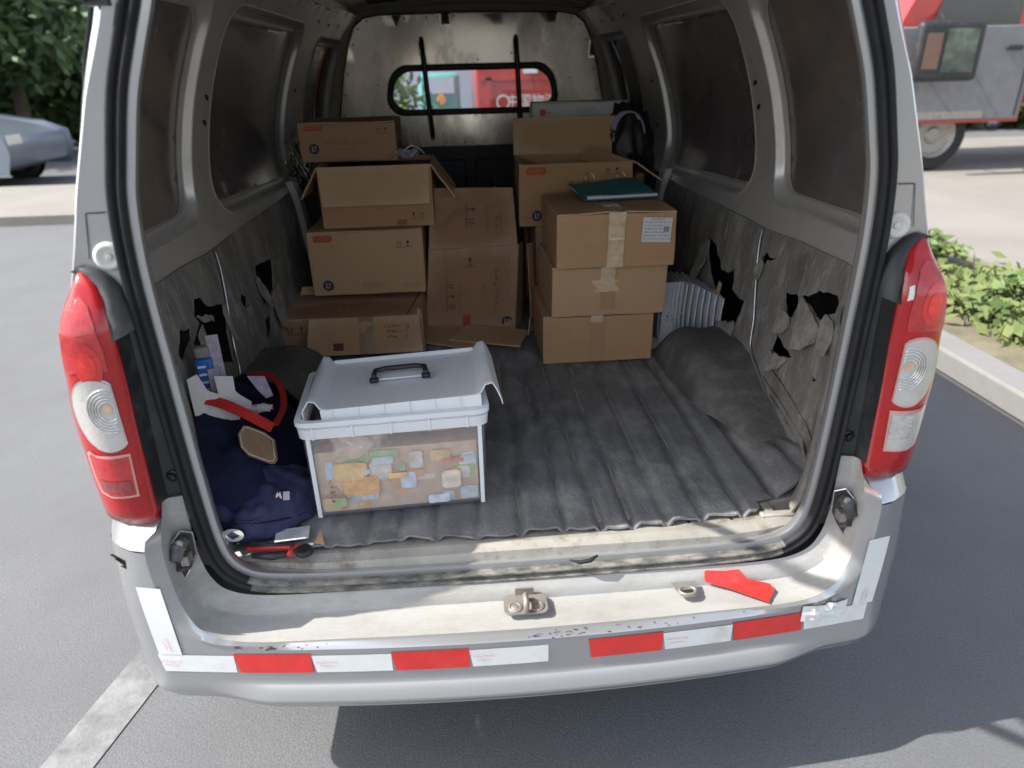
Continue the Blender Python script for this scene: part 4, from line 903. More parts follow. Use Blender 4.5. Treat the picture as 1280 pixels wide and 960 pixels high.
def flap(parent, p0, p1, length, drop, mt, name='flap', curl=.0, skew=.01, th=.004):
    # panel hinged on p0-p1, extending along unit vector drop
    p0, p1, d = Vector(p0), Vector(p1), Vector(drop).normalized(); V = []; Fc = []; nr = 5; nc = 6
    n_ = (p1-p0).cross(d).normalized()
    for j in range(nr+1):
        t = j/nr
        for i in range(nc+1):
            s = i/nc; a = p0.lerp(p1, s*(1-2*skew*t)+skew*t)
            V.append(a + d*length*t + n_*(curl*t*t + .0012*math.sin(s*7+t*5)))
    for j in range(nr):
        for i in range(nc): Fc.append((j*(nc+1)+i, j*(nc+1)+i+1, (j+1)*(nc+1)+i+1, (j+1)*(nc+1)+i))
    o = mk(name, V, Fc, mt, parent); solid(o, th, 0); return o
def carton(name, label, loc, size, rz=0, mt=None, openb=False, seed=0, group='cardboard cartons loaded in the van', top='x', lift=(.004,.002)):
    W, D, H = size; t = empty(name, loc, rz); tag(t, label, 'box', group); mt = mt or card
    carton_body(W, D, H, mt, t, openb, seed)
    if not openb:
        if top == 'y':       # flaps meet along the depth
            flap(t, (0.002,0.002,H+.002), (.002,D-.002,H+.002), W/2-.0035, (1,0,.02), mt); flap(t, (W-.002,D-.002,H+.002), (W-.002,.002,H+.002), W/2-.0035, (-1,0,.015), mt)
        else:
            flap(t, (.002,.002,H+.002), (W-.002,.002,H+.002), D/2-.003, (0,1,lift[0]*3), mt); flap(t, (W-.002,D-.002,H+.002), (.002,D-.002,H+.002), D/2-.003, (0,-1,lift[1]*3), mt)
    return t
def on_front(parent, u, v, off=.0035):           # matrix for marks on a front face
    return Matrix.Translation((u, -off, v)) @ FRONT
def icons(n, s, seed):
    m_ = MB()
    for i in range(n):
        x = (i-(n-1)/2)*s*1.35
        if (i+seed) % 2 == 0:      # up arrows
            for dx in (-.2, .2):
                m_.add([(x+(dx-.035)*s,-.4*s,0),(x+(dx+.035)*s,-.4*s,0),(x+(dx+.035)*s,.2*s,0),(x+(dx-.035)*s,.2*s,0)], [(0,1,2,3)])
                m_.add([(x+(dx-.13)*s,.2*s,0),(x+(dx+.13)*s,.2*s,0),(x+dx*s,.45*s,0)], [(0,1,2)])
        else:                      # goblet
            m_.add([(x-.2*s,.45*s,0),(x+.2*s,.45*s,0),(x+.13*s,.1*s,0),(x+.03*s,0,0),(x-.03*s,0,0),(x-.13*s,.1*s,0)][::-1], [(0,1,2,3,4,5)])
            m_.quad((x-.03*s,-.35*s,0),(x+.03*s,-.35*s,0),(x+.03*s,.02*s,0),(x-.03*s,.02*s,0)); m_.quad((x-.15*s,-.42*s,0),(x+.15*s,-.42*s,0),(x+.15*s,-.35*s,0),(x-.15*s,-.35*s,0))
    m_.quad((-n*.7*s,-.55*s,0),(n*.7*s,-.55*s,0),(n*.7*s,-.5*s,0),(-n*.7*s,-.5*s,0))
    return m_
def logo(parent, u, v, r, rotm=None, base=None):
    M = base if base else on_front(parent, u, v)
    m_ = MB(); m_.add([(r*math.cos(2*PI*k/24), r*math.sin(2*PI*k/24), 0) for k in range(24)], [tuple(range(24))]); o = place_marks(m_, M, 'round_logo', ink_blue, parent)
    m_ = MB()
    m_.quad((-.45*r,-.5*r,.0008),(-.2*r,-.5*r,.0008),(-.2*r,.55*r,.0008),(-.45*r,.55*r,.0008)); m_.quad((-.2*r,-.5*r,.0008),(.3*r,-.5*r,.0008),(.3*r,-.28*r,.0008),(-.2*r,-.28*r,.0008))
    m_.quad((.15*r,-.1*r,.0008),(.38*r,-.1*r,.0008),(.38*r,.55*r,.0008),(.15*r,.55*r,.0008)); m_.quad((-.0*r,.3*r,.0008),(.55*r,.3*r,.0008),(.55*r,.42*r,.0008),(-.0*r,.42*r,.0008))
    place_marks(m_, M, 'logo_mark', card_in, o)
def red_stamp(parent, u, v, w_, h_):
    m_ = MB(); P = rrect(-w_/2,-h_/2,w_/2,h_/2,h_*.3,3); m_.add([(x,y,0) for x,y in P], [tuple(range(len(P)))]); o = place_marks(m_, on_front(parent,u,v), 'red_stamp', mat('faded_red_stamp',(.42,.085,.045),.8,0,.2,90), parent)
    place_marks(glyph_marks(6, w_*.75, h_*.7, int(u*1000), 1), on_front(parent,u,v,.0042), 'stamp_lettering', card_in, o)
def strip(parent, pts, wd, mt, name='tape', axis=(1,0,0), ragged=0, seed=1):
    R = random.Random(seed); ax = Vector(axis); V = []; Fc = []; P = []
    for i in range(len(pts)-1):
        a, b_ = Vector(pts[i]), Vector(pts[i+1]); n = max(1, int((b_-a).length/.012)); P += [a.lerp(b_, k/n) for k in range(n)]
    P.append(Vector(pts[-1]))
    for i, p in enumerate(P):
        e = ragged*R.uniform(-1,1); f = ragged*R.uniform(-1,1)
        V += [p-ax*(wd/2+e), p, p+ax*(wd/2+f)]
    for i in range(len(P)-1):
        for k in range(2): Fc.append((3*i+k, 3*(i+1)+k, 3*(i+1)+k+1, 3*i+k+1))
    return mk(name, V, Fc, mt, parent)

# right front stack (three plain cartons)
RD = .33
c1 = carton('cardboard_box', 'plain brown carton at the bottom of the right front stack, standing on the floor mat', (.146,.883,.566), (.342,RD,.150), .0, card, top='y', seed=1)
c2 = carton('cardboard_box', 'plain brown carton with torn tape, in the middle of the right front stack', (.170,.865,.7235), (.345,RD,.148), .01, card_c, top='y', seed=2)
c3 = carton('cardboard_box', 'brown carton with a white address label, topmost of the right front stack', (.180,.838,.8785), (.343,RD+.03,.152), .0, card, top='y', seed=3)
strip(c3, [(.172,RD,.1595),(.172,.0,.1595),(.172,-.0032,.158),(.170,-.0062,.10),(.168,-.0062,.002)], .048, tape_tan, ragged=.0008, seed=3)
o = strip(c3, [(.168,-.0075,.088),(.165,-.0085,.082),(.168,-.0078,.072)], .040, tape_tan, 'wrinkled_tape', ragged=.002, seed=9)
strip(c2, [(.168,RD,.1555),(.168,.0,.1555),(.168,-.0032,.152),(.163,-.0058,.09)], .044, tape_tan, ragged=.002, seed=4)
strip(c2, [(.158,-.0052,.112),(.157,-.0056,.075)], .072, tape_tan, 'torn_tape', ragged=.014, seed=6)
strip(c1, [(.168,RD,.1575),(.168,0,.1575),(.166,-.0034,.150),(.165,-.0044,.132)], .038, tape_tan, ragged=.001, seed=5)
for c_ in (c1, c2): strip(c_, [(.168,-.0038,.135),(.168,-.0048,.02)], .045, mat('tape_ghost',(.40,.235,.12),.7,0,.05,20), 'tape_ghost', ragged=.001, seed=8)
for c_, n_, e_ in ((c3,1,.330),(c2,3,.332),(c1,2,.012)):
    b = MB(); R = random.Random(n_)
    for i in range(n_+1):
        z = .03+.1*i/max(1,n_); x = e_; b.add([(x-.006,-.0050,z),(x+.005,-.0050,z+.012),(x+.006,-.0050,z+.009),(x-.002,-.0050,z-.004)], [(0,1,2,3)])
    b.build('torn_staple_hole', card_edge, c_)
# address label
b = MB(); b.box(-.041,-.0340,-.0003,.043,.0360,.0004); lb = b.build('address_label', mat('label_paper',(.62,.62,.61),.6,0,.04,20), c3)
lb.data.transform(Matrix.Translation((.284,-.0062,.104)) @ FRONT @ Matrix.Rotation(-.05,4,'Z'))
m_ = MB()
R = random.Random(12)
for r in range(6):
    y = .022-.0095*r; x = -.036
    while x < (.016 if r in (1,2,3) else .036):
        l = R.uniform(.003,.012); m_.quad((x,y,0),(x+l,y,0),(x+l,y+.0022,0),(x,y+.0022,0)); x += l+R.uniform(.0015,.006)
m_.quad((-.018,.0305,0),(.020,.0305,0),(.020,.0325,0),(-.018,.0325,0))
place_marks(m_, Matrix.Translation((.284,-.0068,.104)) @ FRONT @ Matrix.Rotation(-.05,4,'Z'), 'label_lettering', mat('grey_ink',(.22,.22,.25),.7), lb)
b = MB(); b.quad((.020,-.004,0),(.035,-.004,0),(.035,.011,0),(.020,.011,0)); place_marks(b, Matrix.Translation((.284,-.0068,.104)) @ FRONT @ Matrix.Rotation(-.05,4,'Z'), 'label_stamp', mat('stamp_grey',(.25,.25,.27),.7,0,.8,400), lb)
# teal folder on top
tf = empty('teal_folder', (.385,1.075,1.0435), .10); tag(tf, 'teal ring folder lying on the topmost right front carton', 'folder')
V = []
b = MB(); b.box(-.105,-.08,0,.125,.11,.003); bevel(b.build('back_cover', teal, tf), .001)
b = MB(); b.box(-.100,-.075,.0035,.120,.105,.011); b.build('paper_sheet', paper_grey, tf)
V, Fc = loft([[(x, -.075+.19*t, .012+.016*math.sin(t*PI*.6)+.006*math.sin(x*20)) for x in (-.115,-.05,.0,.05,.108)] for t in (0,.2,.4,.6,.8,1)]); o = mk('front_cover', V, Fc, teal, tf, True); solid(o, .002)
b = MB()
for x in (-.045,.06): b.tube([(x-.014,.100,.030),(x-.010,.104,.050),(x+.004,.108,.055),(x+.016,.106,.044),(x+.018,.10,.028)], .0016, 6)
b.build('binder_ring', steel, tf, True)

# rear right stack
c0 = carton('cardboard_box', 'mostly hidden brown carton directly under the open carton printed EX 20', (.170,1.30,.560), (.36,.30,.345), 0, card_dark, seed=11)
RW, RH, RDp = .385, .205, .28
c4 = carton('cardboard_box', 'open brown carton with a raised rear flap and EX 20 printed on its front', (.113,1.285,.912), (RW,RDp,RH), -.02, card_b, True, seed=12)
flap(c4, (0,RDp,RH), (RW,RDp,RH), .130, (-.02,.25,1), card_in, curl=-.01)
flap(c4, (RW,RDp,RH), (RW,0,RH), .12, (.80,0,-.5), card_in); flap(c4, (.002,0,RH), (.002,RDp,RH), .13, (.9,.1,-.35), card_in, skew=.03)
o = flap(c4, (RW-.002,.01,RH-.002), (RW-.11,RDp*.9,RH+.03), .06, (-.5,.1,-.6), card_in, skew=.02)
red_stamp(c4, .058, RH-.022, .066, .024); place_marks(icons(2,.022,0), on_front(c4,.315,RH-.028), 'printed_icons', ink, c4)
place_marks(text('tmp_text','EX 20',.034,Matrix(),ink,None) and MB(), Matrix(), 'x', ink, c4) if False else text('printed_number','EX 20',.030,on_front(c4,.205,RH-.070),ink,c4)
place_marks(glyph_marks(14,.15,.020,31,1), on_front(c4,.165,RH-.105), 'printed_lettering', ink, c4); logo(c4, .060, .035, .018)
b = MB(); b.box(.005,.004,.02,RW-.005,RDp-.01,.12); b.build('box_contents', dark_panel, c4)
wb = carton('white_box', 'white printed carton behind the raised flap of the open EX 20 carton', (.198,1.66,.93), (.36,.12,.355), -.02, mat('white_card',(.50,.48,.47),.55,0,.05,10), seed=13, group=None)
wb['label'] = 'white printed carton behind the raised flap of the open EX 20 carton'
place_marks(glyph_marks(8,.075,.03,41,1), on_front(wb,.205,.325), 'printed_lettering', ink_blue, wb); b = MB(); b.quad((-.03,0,0),(.035,0,0),(.035,.003,0),(-.03,.003,0)); place_marks(b, on_front(wb,.205,.306), 'printed_line', ink_blue, wb)
b = MB(); b.add([(.012*math.cos(k*PI/4)*(1+.3*(k%2)), .012*math.sin(k*PI/4), 0) for k in range(8)], [tuple(range(8))]); b.quad((.014,-.004,0),(.032,-.002,0),(.032,.002,0),(.014,.001,0)); place_marks(b, on_front(wb,.040,.325), 'printed_emblem', ink_red, wb)
place_marks(icons(1,.018,0), on_front(wb,.335,.335), 'printed_icons', ink, wb)
# what it stands on
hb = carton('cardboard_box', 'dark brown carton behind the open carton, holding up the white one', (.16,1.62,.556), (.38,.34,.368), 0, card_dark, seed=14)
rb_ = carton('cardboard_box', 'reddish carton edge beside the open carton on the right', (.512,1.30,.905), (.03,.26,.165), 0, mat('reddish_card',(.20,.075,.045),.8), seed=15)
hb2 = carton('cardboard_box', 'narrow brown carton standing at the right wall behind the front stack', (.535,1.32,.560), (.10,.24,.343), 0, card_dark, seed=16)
# coil of cable and dark bag right of the white box
cc = empty('cable_coil', (.535,1.60,.93)); tag(cc, 'looped grey cable with dark bag hung beside the white carton', 'cable')
b = MB()
for k in range(3):
    P = [(.0+.058*math.cos(a)+.006*k, -.02-.008*k, .24+.085*math.sin(a)) for a in [2*PI*i/20 for i in range(21)]]; b.tube(P, .0035, 6, False)
b.build('cable_loop', mat('grey_cable',(.34,.36,.42),.4), cc, True)
def blob(name, c, r, mt, parent=None, seed=0, amp=.12, fr=3, rot=None, sub=4, sq=.0, wr=0):
    bm = bmesh.new(); bmesh.ops.create_icosphere(bm, subdivisions=sub, radius=1)
    for v in bm.verts:
        d = v.co.normalized()
        if sq: d = Vector([math.copysign(abs(k)**(1-sq), k) for k in d]); 
        n = noise.noise(d*fr+Vector((seed,0,0)))*amp + noise.noise(d*fr*2.7+Vector((0,seed,0)))*amp*.45
        if wr: n += wr*abs(noise.noise(Vector((d.x*2+seed, d.y*9, d.z*9))))
        v.co = Vector((d.x*r[0], d.y*r[1], d.z*r[2]))*(1+n)
    me = bpy.data.meshes.new(name); bm.to_mesh(me); bm.free()
    M = Matrix.Translation(c) @ (rot or Matrix())
    me.transform(M); return link(name, me, mt, parent, True)
blob('bag', (.02,.02,.15), (.10,.09,.20), dark_panel, cc, 3, .2)
db = blob('black_sack', (.54,1.45,1.02), (.045,.10,.10), dark_panel, None, 5, .22); tag(db, 'crumpled black sack wedged between the open carton and the right wall', 'bag')
# cardboard offcut leaning by the middle gap
cs = empty('cardboard_sheet', (.150,1.22,.57)); tag(cs, 'narrow cardboard sheet leaning on edge left of the right front stack', 'cardboard')
flap(cs, (-.012,-.05,0), (.010,-.02,0), .30, (-.01,.25,1), card_dark, 'panel', skew=.0); flap(cs, (-.03,-.10,.002), (-.012,-.03,.0), .06, (.2,.2,1), card_in, 'folded_end')

# left stack
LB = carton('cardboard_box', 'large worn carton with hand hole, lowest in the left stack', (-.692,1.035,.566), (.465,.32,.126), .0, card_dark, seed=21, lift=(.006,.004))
place_marks(icons(2,.026,0), on_front(LB,.060,.096), 'printed_icons', ink, LB)
o = flap(LB, (.105,-.004,.130), (.452,-.004,.130), .118, (0,-.52,-1), card, 'front_flap', skew=-.03)
nrm = Vector((0,-1,.52)).normalized(); FD = Vector((0,-.52,-1)).normalized()
def on_flap(u, d, off=.004): 
    c = Vector((u,-.004,.130)) + FD*d + nrm*off; X = Vector((1,0,0)); Y = -FD; return Matrix((X, Y, nrm)).transposed().to_4x4() , c
def flap_marks(m_, u, d, name, mt, off=.0035):
    M, c = on_flap(u, d, off); M = M.copy(); M.translation = c; return place_marks(m_, M, name, mt, o)
b = MB(); b.quad((-.024,-.118,0),(.024,-.118,0),(.022,.0,0),(-.022,.0,0)); flap_marks(b, .285, 0, 'tape', tape_brown, .0028)
flap_marks(glyph_marks(7,.06,.05,51,3), .370, .052, 'printed_lettering', ink); flap_marks(glyph_marks(2,.018,.055,52,3), .415, .052, 'printed_lettering', ink)
b = MB(); b.quad((-.016,-.012,0),(.016,-.012,0),(.016,.012,0),(-.016,.012,0)); flap_marks(b, .195, .092, 'hand_hole', mat('hole_dark',(.10,.05,.03),.9))
b = MB(); b.add([(.448,.0,.134),(.462,-.004,.118),(.458,-.004,.150),(.450,.0,.152)], [(0,1,2,3)]); b.build('torn_edge', mat('yellow_tape',(.50,.38,.14),.5), LB)
place_marks(glyph_marks(9,.20,.08,55,2), Matrix.Translation((.22,.10,.136)), 'printed_lettering', mat('faint_ink',(.16,.09,.055),.8), LB)
b = MB(); b.tube([(.415,.0,.1325),(.452,.28,.1335)], .0018, 4); b.build('flap_seam', cavity, LB)
L1b = flap(LB, (.03,.250,.1365), (.445,.245,.1365), .03, (0,.5,.62), card_in, 'rear_flap')
L2 = carton('cardboard_box', 'closed carton with round blue logo, second from bottom in the left stack', (-.603,1.235,.7110), (.382,.30,.213), .0, card_c, seed=22, lift=(.008,.004))
red_stamp(L2, .052, .196, .062, .022); logo(L2, .052, .036, .0185)
place_marks(icons(2,.022,0), on_front(L2,.318,.170), 'printed_icons', ink, L2); place_marks(glyph_marks(16,.10,.018,61,2), on_front(L2,.20,.030), 'printed_lettering', ink, L2); place_marks(glyph_marks(7,.055,.012,62,1), on_front(L2,.335,.026), 'printed_lettering', ink, L2)
L3 = carton('cardboard_box', 'open carton with its flaps folded out, third from the bottom of the left stack', (-.546,1.262,.934), (.368,.28,.197), .0, card_b, True, seed=23)
flap(L3, (0.004,-.006,.198), (.362,-.006,.198), .124, (0,-.10,-1), card_in, skew=.012)
flap(L3, (0,.28,.197), (0,.0,.197), .115, (-.52,0,-.86), card_in); flap(L3, (.368,0,.197), (.368,.28,.197), .13, (.55,-.05,-.80), card_in)
place_marks(icons(2,.020,1), on_front(L3,.315,.036), 'printed_icons', ink, L3); place_marks(glyph_marks(6,.035,.012,71,1), on_front(L3,.195,.062), 'printed_lettering', ink, L3)
b = MB(); b.quad((-.016,-.009,0),(.016,-.009,0),(.016,.009,0),(-.016,.009,0)); place_marks(b, on_front(L3,.262,.014), 'orange_stamp', mat('orange_stamp',(.30,.11,.04),.8), L3)
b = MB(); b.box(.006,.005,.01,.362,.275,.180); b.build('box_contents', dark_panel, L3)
L4 = carton('cardboard_box', 'flat carton with long black print and round logo, topmost of the left stack', (-.604,1.35,1.1380), (.315,.27,.118), .0, card_dark, seed=24)
red_stamp(L4, .05, .105, .062, .014); logo(L4, .045, .042, .0165); place_marks(icons(2,.018,0), on_front(L4,.272,.095), 'printed_icons', ink, L4)
place_marks(glyph_marks(22,.15,.03,81,1), on_front(L4,.155,.058), 'printed_lettering', ink, L4); place_marks(glyph_marks(14,.07,.012,82,1), on_front(L4,.150,.038), 'printed_lettering', ink, L4)
place_marks(glyph_marks(6,.05,.010,83,1), on_front(L4,.05,.016), 'printed_lettering', ink, L4)
R = random.Random(4); b = MB()
for i in range(14):
    y = .02+i*.016; x = .3172; b.quad((x,y,.01),(x,y+.004+R.random()*.004,.01),(x,y+.006,.105),(x,y,.105))
b.build('side_print', mat('barcode_print',(.13,.085,.07),.8), L4)
# crumpled plastic packet next to it
pk = empty('plastic_packet', (-.255,1.36,1.135)); tag(pk, 'crumpled clear plastic packet lying in the open left carton', 'packet')
m_ = MB(); R = random.Random(9); rows = [[(-.05+.018*i+R.uniform(-.004,.004), -.03+.014*j, .004+.028*math.sin((i+j)*.9)**2+R.uniform(0,.012)) for i in range(6)] for j in range(5)]
V, Fc = loft(rows); solid(mk('crumpled_film', V, Fc, mat('film',(.42,.42,.46),.15,.2,.5,60), pk), .001)
b = MB(); b.tube(spline([(-.02,-.02,.02),(.01,-.01,.045),(.04,0,.035),(.055,.02,.015)],4), .0018, 5); b.build('cord', paper, pk, True)
# wires at the left wall beyond the boxes
wr_ = empty('wire_bundle', (-.655,1.50,1.05)); tag(wr_, 'tangled bundle of black and silver wires at the left wall behind the stack', 'wire')
R = random.Random(8)
for mt_, n_ in ((black_metal,8),(steel,7)):
    b = MB()
    for i in range(n_):
        P = [(R.uniform(-.03,.07), R.uniform(-.1,.12), R.uniform(-.02,.16)) for _ in range(6)]; b.tube(spline(P, 5), R.uniform(.0012,.0028), 5)
    b.build('wire', mt_, wr_, True)

# middle: flattened carton standing between the stacks
fc = empty('flattened_carton', (-.055,1.24,.566)); fc.rotation_euler = (0,math.radians(1.2),math.radians(-3)); tag(fc, 'large collapsed carton standing folded between the left and right stacks', 'box')
def panel(pts, mt, name, ix=6, iz=6, amp=.004, seed=0):
    a, b_, c_, d = [Vector(p) for p in pts]; rows = []
    for j in range(iz+1):
        t = j/iz; rows.append([ (a.lerp(b_, i/ix)).lerp(d.lerp(c_, i/ix), t) + Vector((0, noise.noise(Vector((i*.7,j*.7,seed)))*amp, 0)) for i in range(ix+1)])
    V, Fc = loft(rows); o = mk(name, V, Fc, mt, fc); solid(o, .005, 0); return o
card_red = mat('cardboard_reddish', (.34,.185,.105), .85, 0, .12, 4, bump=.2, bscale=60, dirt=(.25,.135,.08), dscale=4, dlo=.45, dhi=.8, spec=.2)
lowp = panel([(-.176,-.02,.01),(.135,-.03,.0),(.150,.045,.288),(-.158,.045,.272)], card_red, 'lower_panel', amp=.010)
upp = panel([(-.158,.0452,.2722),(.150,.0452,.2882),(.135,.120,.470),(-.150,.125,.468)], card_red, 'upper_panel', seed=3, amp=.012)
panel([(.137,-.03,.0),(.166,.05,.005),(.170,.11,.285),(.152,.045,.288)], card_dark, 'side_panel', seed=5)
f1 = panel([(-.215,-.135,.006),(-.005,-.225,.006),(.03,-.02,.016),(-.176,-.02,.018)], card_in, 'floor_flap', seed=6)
f2 = panel([(-.085,-.155,.014),(.150,-.225,.016),(.185,-.085,.018),(-.03,-.045,.026)], card_in, 'floor_flap', seed=7)
nl = Vector((0,-1,.25)).normalized()
def pm(m_, u, z, name, mt, top=False, rot=PI/2):
    y = -.004+(-.025+.245*(z/.28)*.28 if not top else .048+.39*(z-.28)) - .0075
    tilt = math.atan2(.07,.28) if not top else math.atan2(.075,.19)
    M = Matrix.Translation((u, y, z)) @ Matrix.Rotation(-tilt,4,'X') @ FRONT @ Matrix.Rotation(-rot,4,'Z'); return place_marks(m_, M, name, mt, upp if top else lowp)
inkf = mat('worn_ink',(.085,.052,.042),.8,0,.2,200)
pm(glyph_marks(12,.15,.022,91,1), .070, .135, 'printed_lettering', inkf); pm(glyph_marks(6,.05,.016,92,1), .026, .135, 'printed_lettering', inkf)
pm(glyph_marks(8,.10,.008,93,1), .118, .22, 'printed_lettering', inkf); pm(glyph_marks(8,.10,.008,94,1), .118, .10, 'printed_lettering', inkf)
pm(icons(3,.026,0), -.085, .120, 'printed_icons', inkf); pm(glyph_marks(4,.07,.010,95,1), -.118, .12, 'printed_lettering', inkf); pm(glyph_marks(6,.09,.010,96,1), -.055, .12, 'printed_lettering', inkf)
pm(icons(1,.03,1), -.015, .235, 'printed_icons', inkf, rot=0)
b = MB(); b.quad((-.022,-.012,0),(.022,-.012,0),(.022,.012,0),(-.022,.012,0)); pm(b, -.030, .035, 'red_stamp', mat('dull_red_stamp',(.30,.055,.035),.8))
M = Matrix.Translation((.112,-.0245,.032)) @ FRONT; logo(lowp, 0, 0, .020, base=M)
pm(icons(2,.030,1), -.01, .385, 'printed_icons', inkf, True); pm(glyph_marks(9,.09,.014,97,1), .045, .38, 'printed_lettering', inkf, True); pm(glyph_marks(6,.07,.03,98,2), .085, .36, 'printed_lettering', inkf, True)

# stack of papers at the right
ps = empty('paper_stack', (.655,1.00,.566)); tag(ps, 'fanned stack of folded white papers against the right liner', 'paper')
R = random.Random(6)
for i in range(13):
    x = -.110+.0115*i; V = []; Fc = []; h = .215-.003*abs(i-7); yy = -.0006*i*i*2
    rows = []
    for j in range(7):
        t = j/6; rows.append([(x + .010*k - .012*math.sin(t*2) + R.uniform(-.0006,.0006) + .012*t, yy + .16*k + .004*math.sin(t*3+i) + .004*i*0, .004+h*t*(1-.02*k)) for k in (0,.5,1)])
    V, Fc = loft(rows); o = mk('paper_sheet', V, Fc, paper_grey, ps); solid(o, .004)
b = MB(); b.box(-.118,-.012,.004,.03,.0,.012)
b.v = []; b.f = []
b.add([(-.112,-.004,.004),(-.045,-.008,.004),(-.045,-.010,.214),(-.105,-.006,.212)], [(0,1,2,3)]); o = b.build('front_sheet', paper_grey, ps); solid(o, .002)
place_marks(glyph_marks(4,.045,.10,99,5), Matrix.Translation((-.072,-.013,.10)) @ FRONT @ Matrix.Rotation(PI/2,4,'Z'), 'printed_lettering', mat('grey_ink2',(.25,.26,.30),.8), o)
lp = empty('loose_papers', (.56,.99,.57)); tag(lp, 'few loose white sheets lying at the foot of the paper stack', 'paper')
for i in range(3):
    b = MB(); b.box(-.05,-.05,.002+.003*i,.08,.05,.0035+.003*i, Matrix.Rotation(.2*i-.2,4,'Z')); b.build('paper_sheet', paper, lp)

# rubber floor mat (top-level)
def mat_h(x, y):
    g = 0
    for k in range(-9, 10):
        c = k*.078 + .012*math.sin(y*3+k) + .10*(.9-y)*0; d = abs(x-c)
        if d < .013: g -= .015*(math.cos(d/.013*PI)+1)/2*ss(1.3,.8,y)*(.6+.4*ss(-.3,.1,x))
    wob = (.0013+.0022*noise.noise(Vector((x*5,0,3))))*math.sin(x*2*PI/.078+1.3)*ss(.35,.03,y)
    edge = .006*ss(.09,.045,y)
    bulge = .045*ss(.545,.66,x)*ss(.42,.22,y)*ss(.05,.13,y) + .03*ss(.50,.64,-x)*ss(.5,.2,y)
    return .5640 + g + wob + bulge - edge*0 + noise.noise(Vector((x*7,y*5,0)))*.0035 + noise.noise(Vector((x*20,y*16,2)))*.0018
mo_ = []
x = -.50
edge_pts = []
while x < .50:
    edge_pts.append((x, .050+.0022*math.sin(x*2*PI/.078)+.004*math.sin(x*23)+.005*noise.noise(Vector((x*14,0,0))) + (.02 if x > .30 else 0)*ss(.30,.5,x))); x += .0065
MP = [(-.66,.20),(-.60,.12),(-.545,.075),(-.52,.060)] + edge_pts + [(.505,.078),(.508,.105),(.555,.115),(.60,.125),(.64,.145),(.665,.20),(.665,2.45),(-.665,2.45)]
def fm(x, y): return (x, y, mat_h(x, y))
V2 = None
fo = sheet('rubber_mat', MP, [], fm, mat_rubber, None, .0125, True); solid(fo, .005, -1)
tag(fo, 'dusty black ribbed rubber mat covering the cargo floor', 'mat')

# ------------------------------------------------------------------ plastic bin
bn = empty('plastic_bin', (-.425,.118,.5705), .06); tag(bn, 'frosted clear plastic storage bin with its lid askew near the sill', 'storage bin')
BW, BD, BH = .375, .25, .224
def tub(w0, d0, w1, d1, z0, z1, ins):
    lo = []
    for (t, i_) in ((0,0),(.02,-.004),(.5,-.0),(1,0)):
        z = z0+(z1-z0)*t; a = w0+(w1-w0)*t; c = d0+(d1-d0)*t
        lo.append([(BW/2+(x-.5)*a, BD/2+(y-.5)*c, z) for x, y in rrect(0,0,1,1,.06,4)])
    return lo
lo = tub(.350,.228,.360,.236,.006,BH,0)
V, Fc = loft(lo, True); n = len(lo[0]); Fc.append(tuple(range(n))[::-1]); o = mk('bin_wall', V, Fc, bin_side, bn, True); solid(o, .0022, 1)
lo = []
for z, e in ((BH-.034,.002),(BH-.034,.014),(BH-.012,.017),(BH-.012,.007),(BH-.008,.007),(BH-.006,.022),(BH+.004,.022),(BH+.004,.0)):
    lo.append([(BW/2+(x-.5)*(.358+e*1), BD/2+(y-.5)*(.236+e*1), z) for x, y in rrect(0,0,1,1,.07,4)])
V, Fc = loft(lo, True); crisp(mk('bin_rim', V, Fc, bin_plastic, bn), 30)
b = MB()
for k in range(5): b = MB(); b.box(.03+k*.075,-.0035,BH-.034,.033+k*.075,.008,BH-.008); b.build('rim_rib', bin_plastic, bn)
for sx in (.015,.352): b = MB(); b.box(sx,.004,.004,sx+.008,.010,BH-.03); b.build('corner_rib', bin_plastic, bn)
for x in (-.004,.366): b = MB(); b.box(x,.07,BH-.045,x+.012,.19,BH-.010); bevel(b.build('side_grip', bin_plastic, bn), .001)
# lid: plate with raised end flanges, lying askew
ld = empty('bin_lid', (-.408,.140,.806), .0); ld.rotation_euler = (math.radians(-1.0), math.radians(-2.0), math.radians(2.5)); tag(ld, 'frosted plastic lid with black handle lying askew on the storage bin', 'lid')
LW, LD_ = .375, .240
rows = []
for j in range(13):
    y = LD_*j/12; r = []
    for x, z in ((-.004,-.020),(-.004,.006),(.002,.014),(.010,.019),(.022,.017),(.030,.008),(.040,.005),(.10,.004),(LW/2,.004),(LW-.10,.004),(LW-.040,.005),(LW-.030,.008),(LW-.020,.018),(LW-.006,.020),(LW+.002,.012),(LW+.010,-.010),(LW+.012,-.022)):
        e = 1 + (.35 if j in (0,1,11,12) and z > .016 else 0)
        yy = y; sag = -.006*math.sin(PI*min(1,max(0,x/LW)))*math.sin(PI*j/12)
        r.append((x, yy, z*e + sag))
    rows.append(r)
V, Fc = loft(rows); crisp(mk('lid_plate', V, Fc, bin_plastic, ld), 50); solid(bpy.data.objects[ld.children[0].name], .0022, 0)
b = MB(); b.box(.03,-.003,-.020,LW-.03,.000,.006); bevel(b.build('lid_skirt', bin_plastic, ld), .001)
b = MB(); b.box(.03,LD_,-.004,LW-.03,LD_+.003,.014); bevel(b.build('lid_skirt', bin_plastic, ld), .001)
for k in range(6): b = MB(); b.box(.05+k*.05,-.0055,-.020,.0535+k*.05,-.003,.008); b.build('skirt_rib', bin_plastic, ld)
b = MB(); b.box(.035,-.0062,-.0225,LW-.02,-.0032,-.0195); b.build('skirt_lip', bin_plastic, ld)
b = MB(); b.box(.125,.120,.0045,.235,.160,.0085); bevel(b.build('handle_recess', bin_plastic, ld), .003)
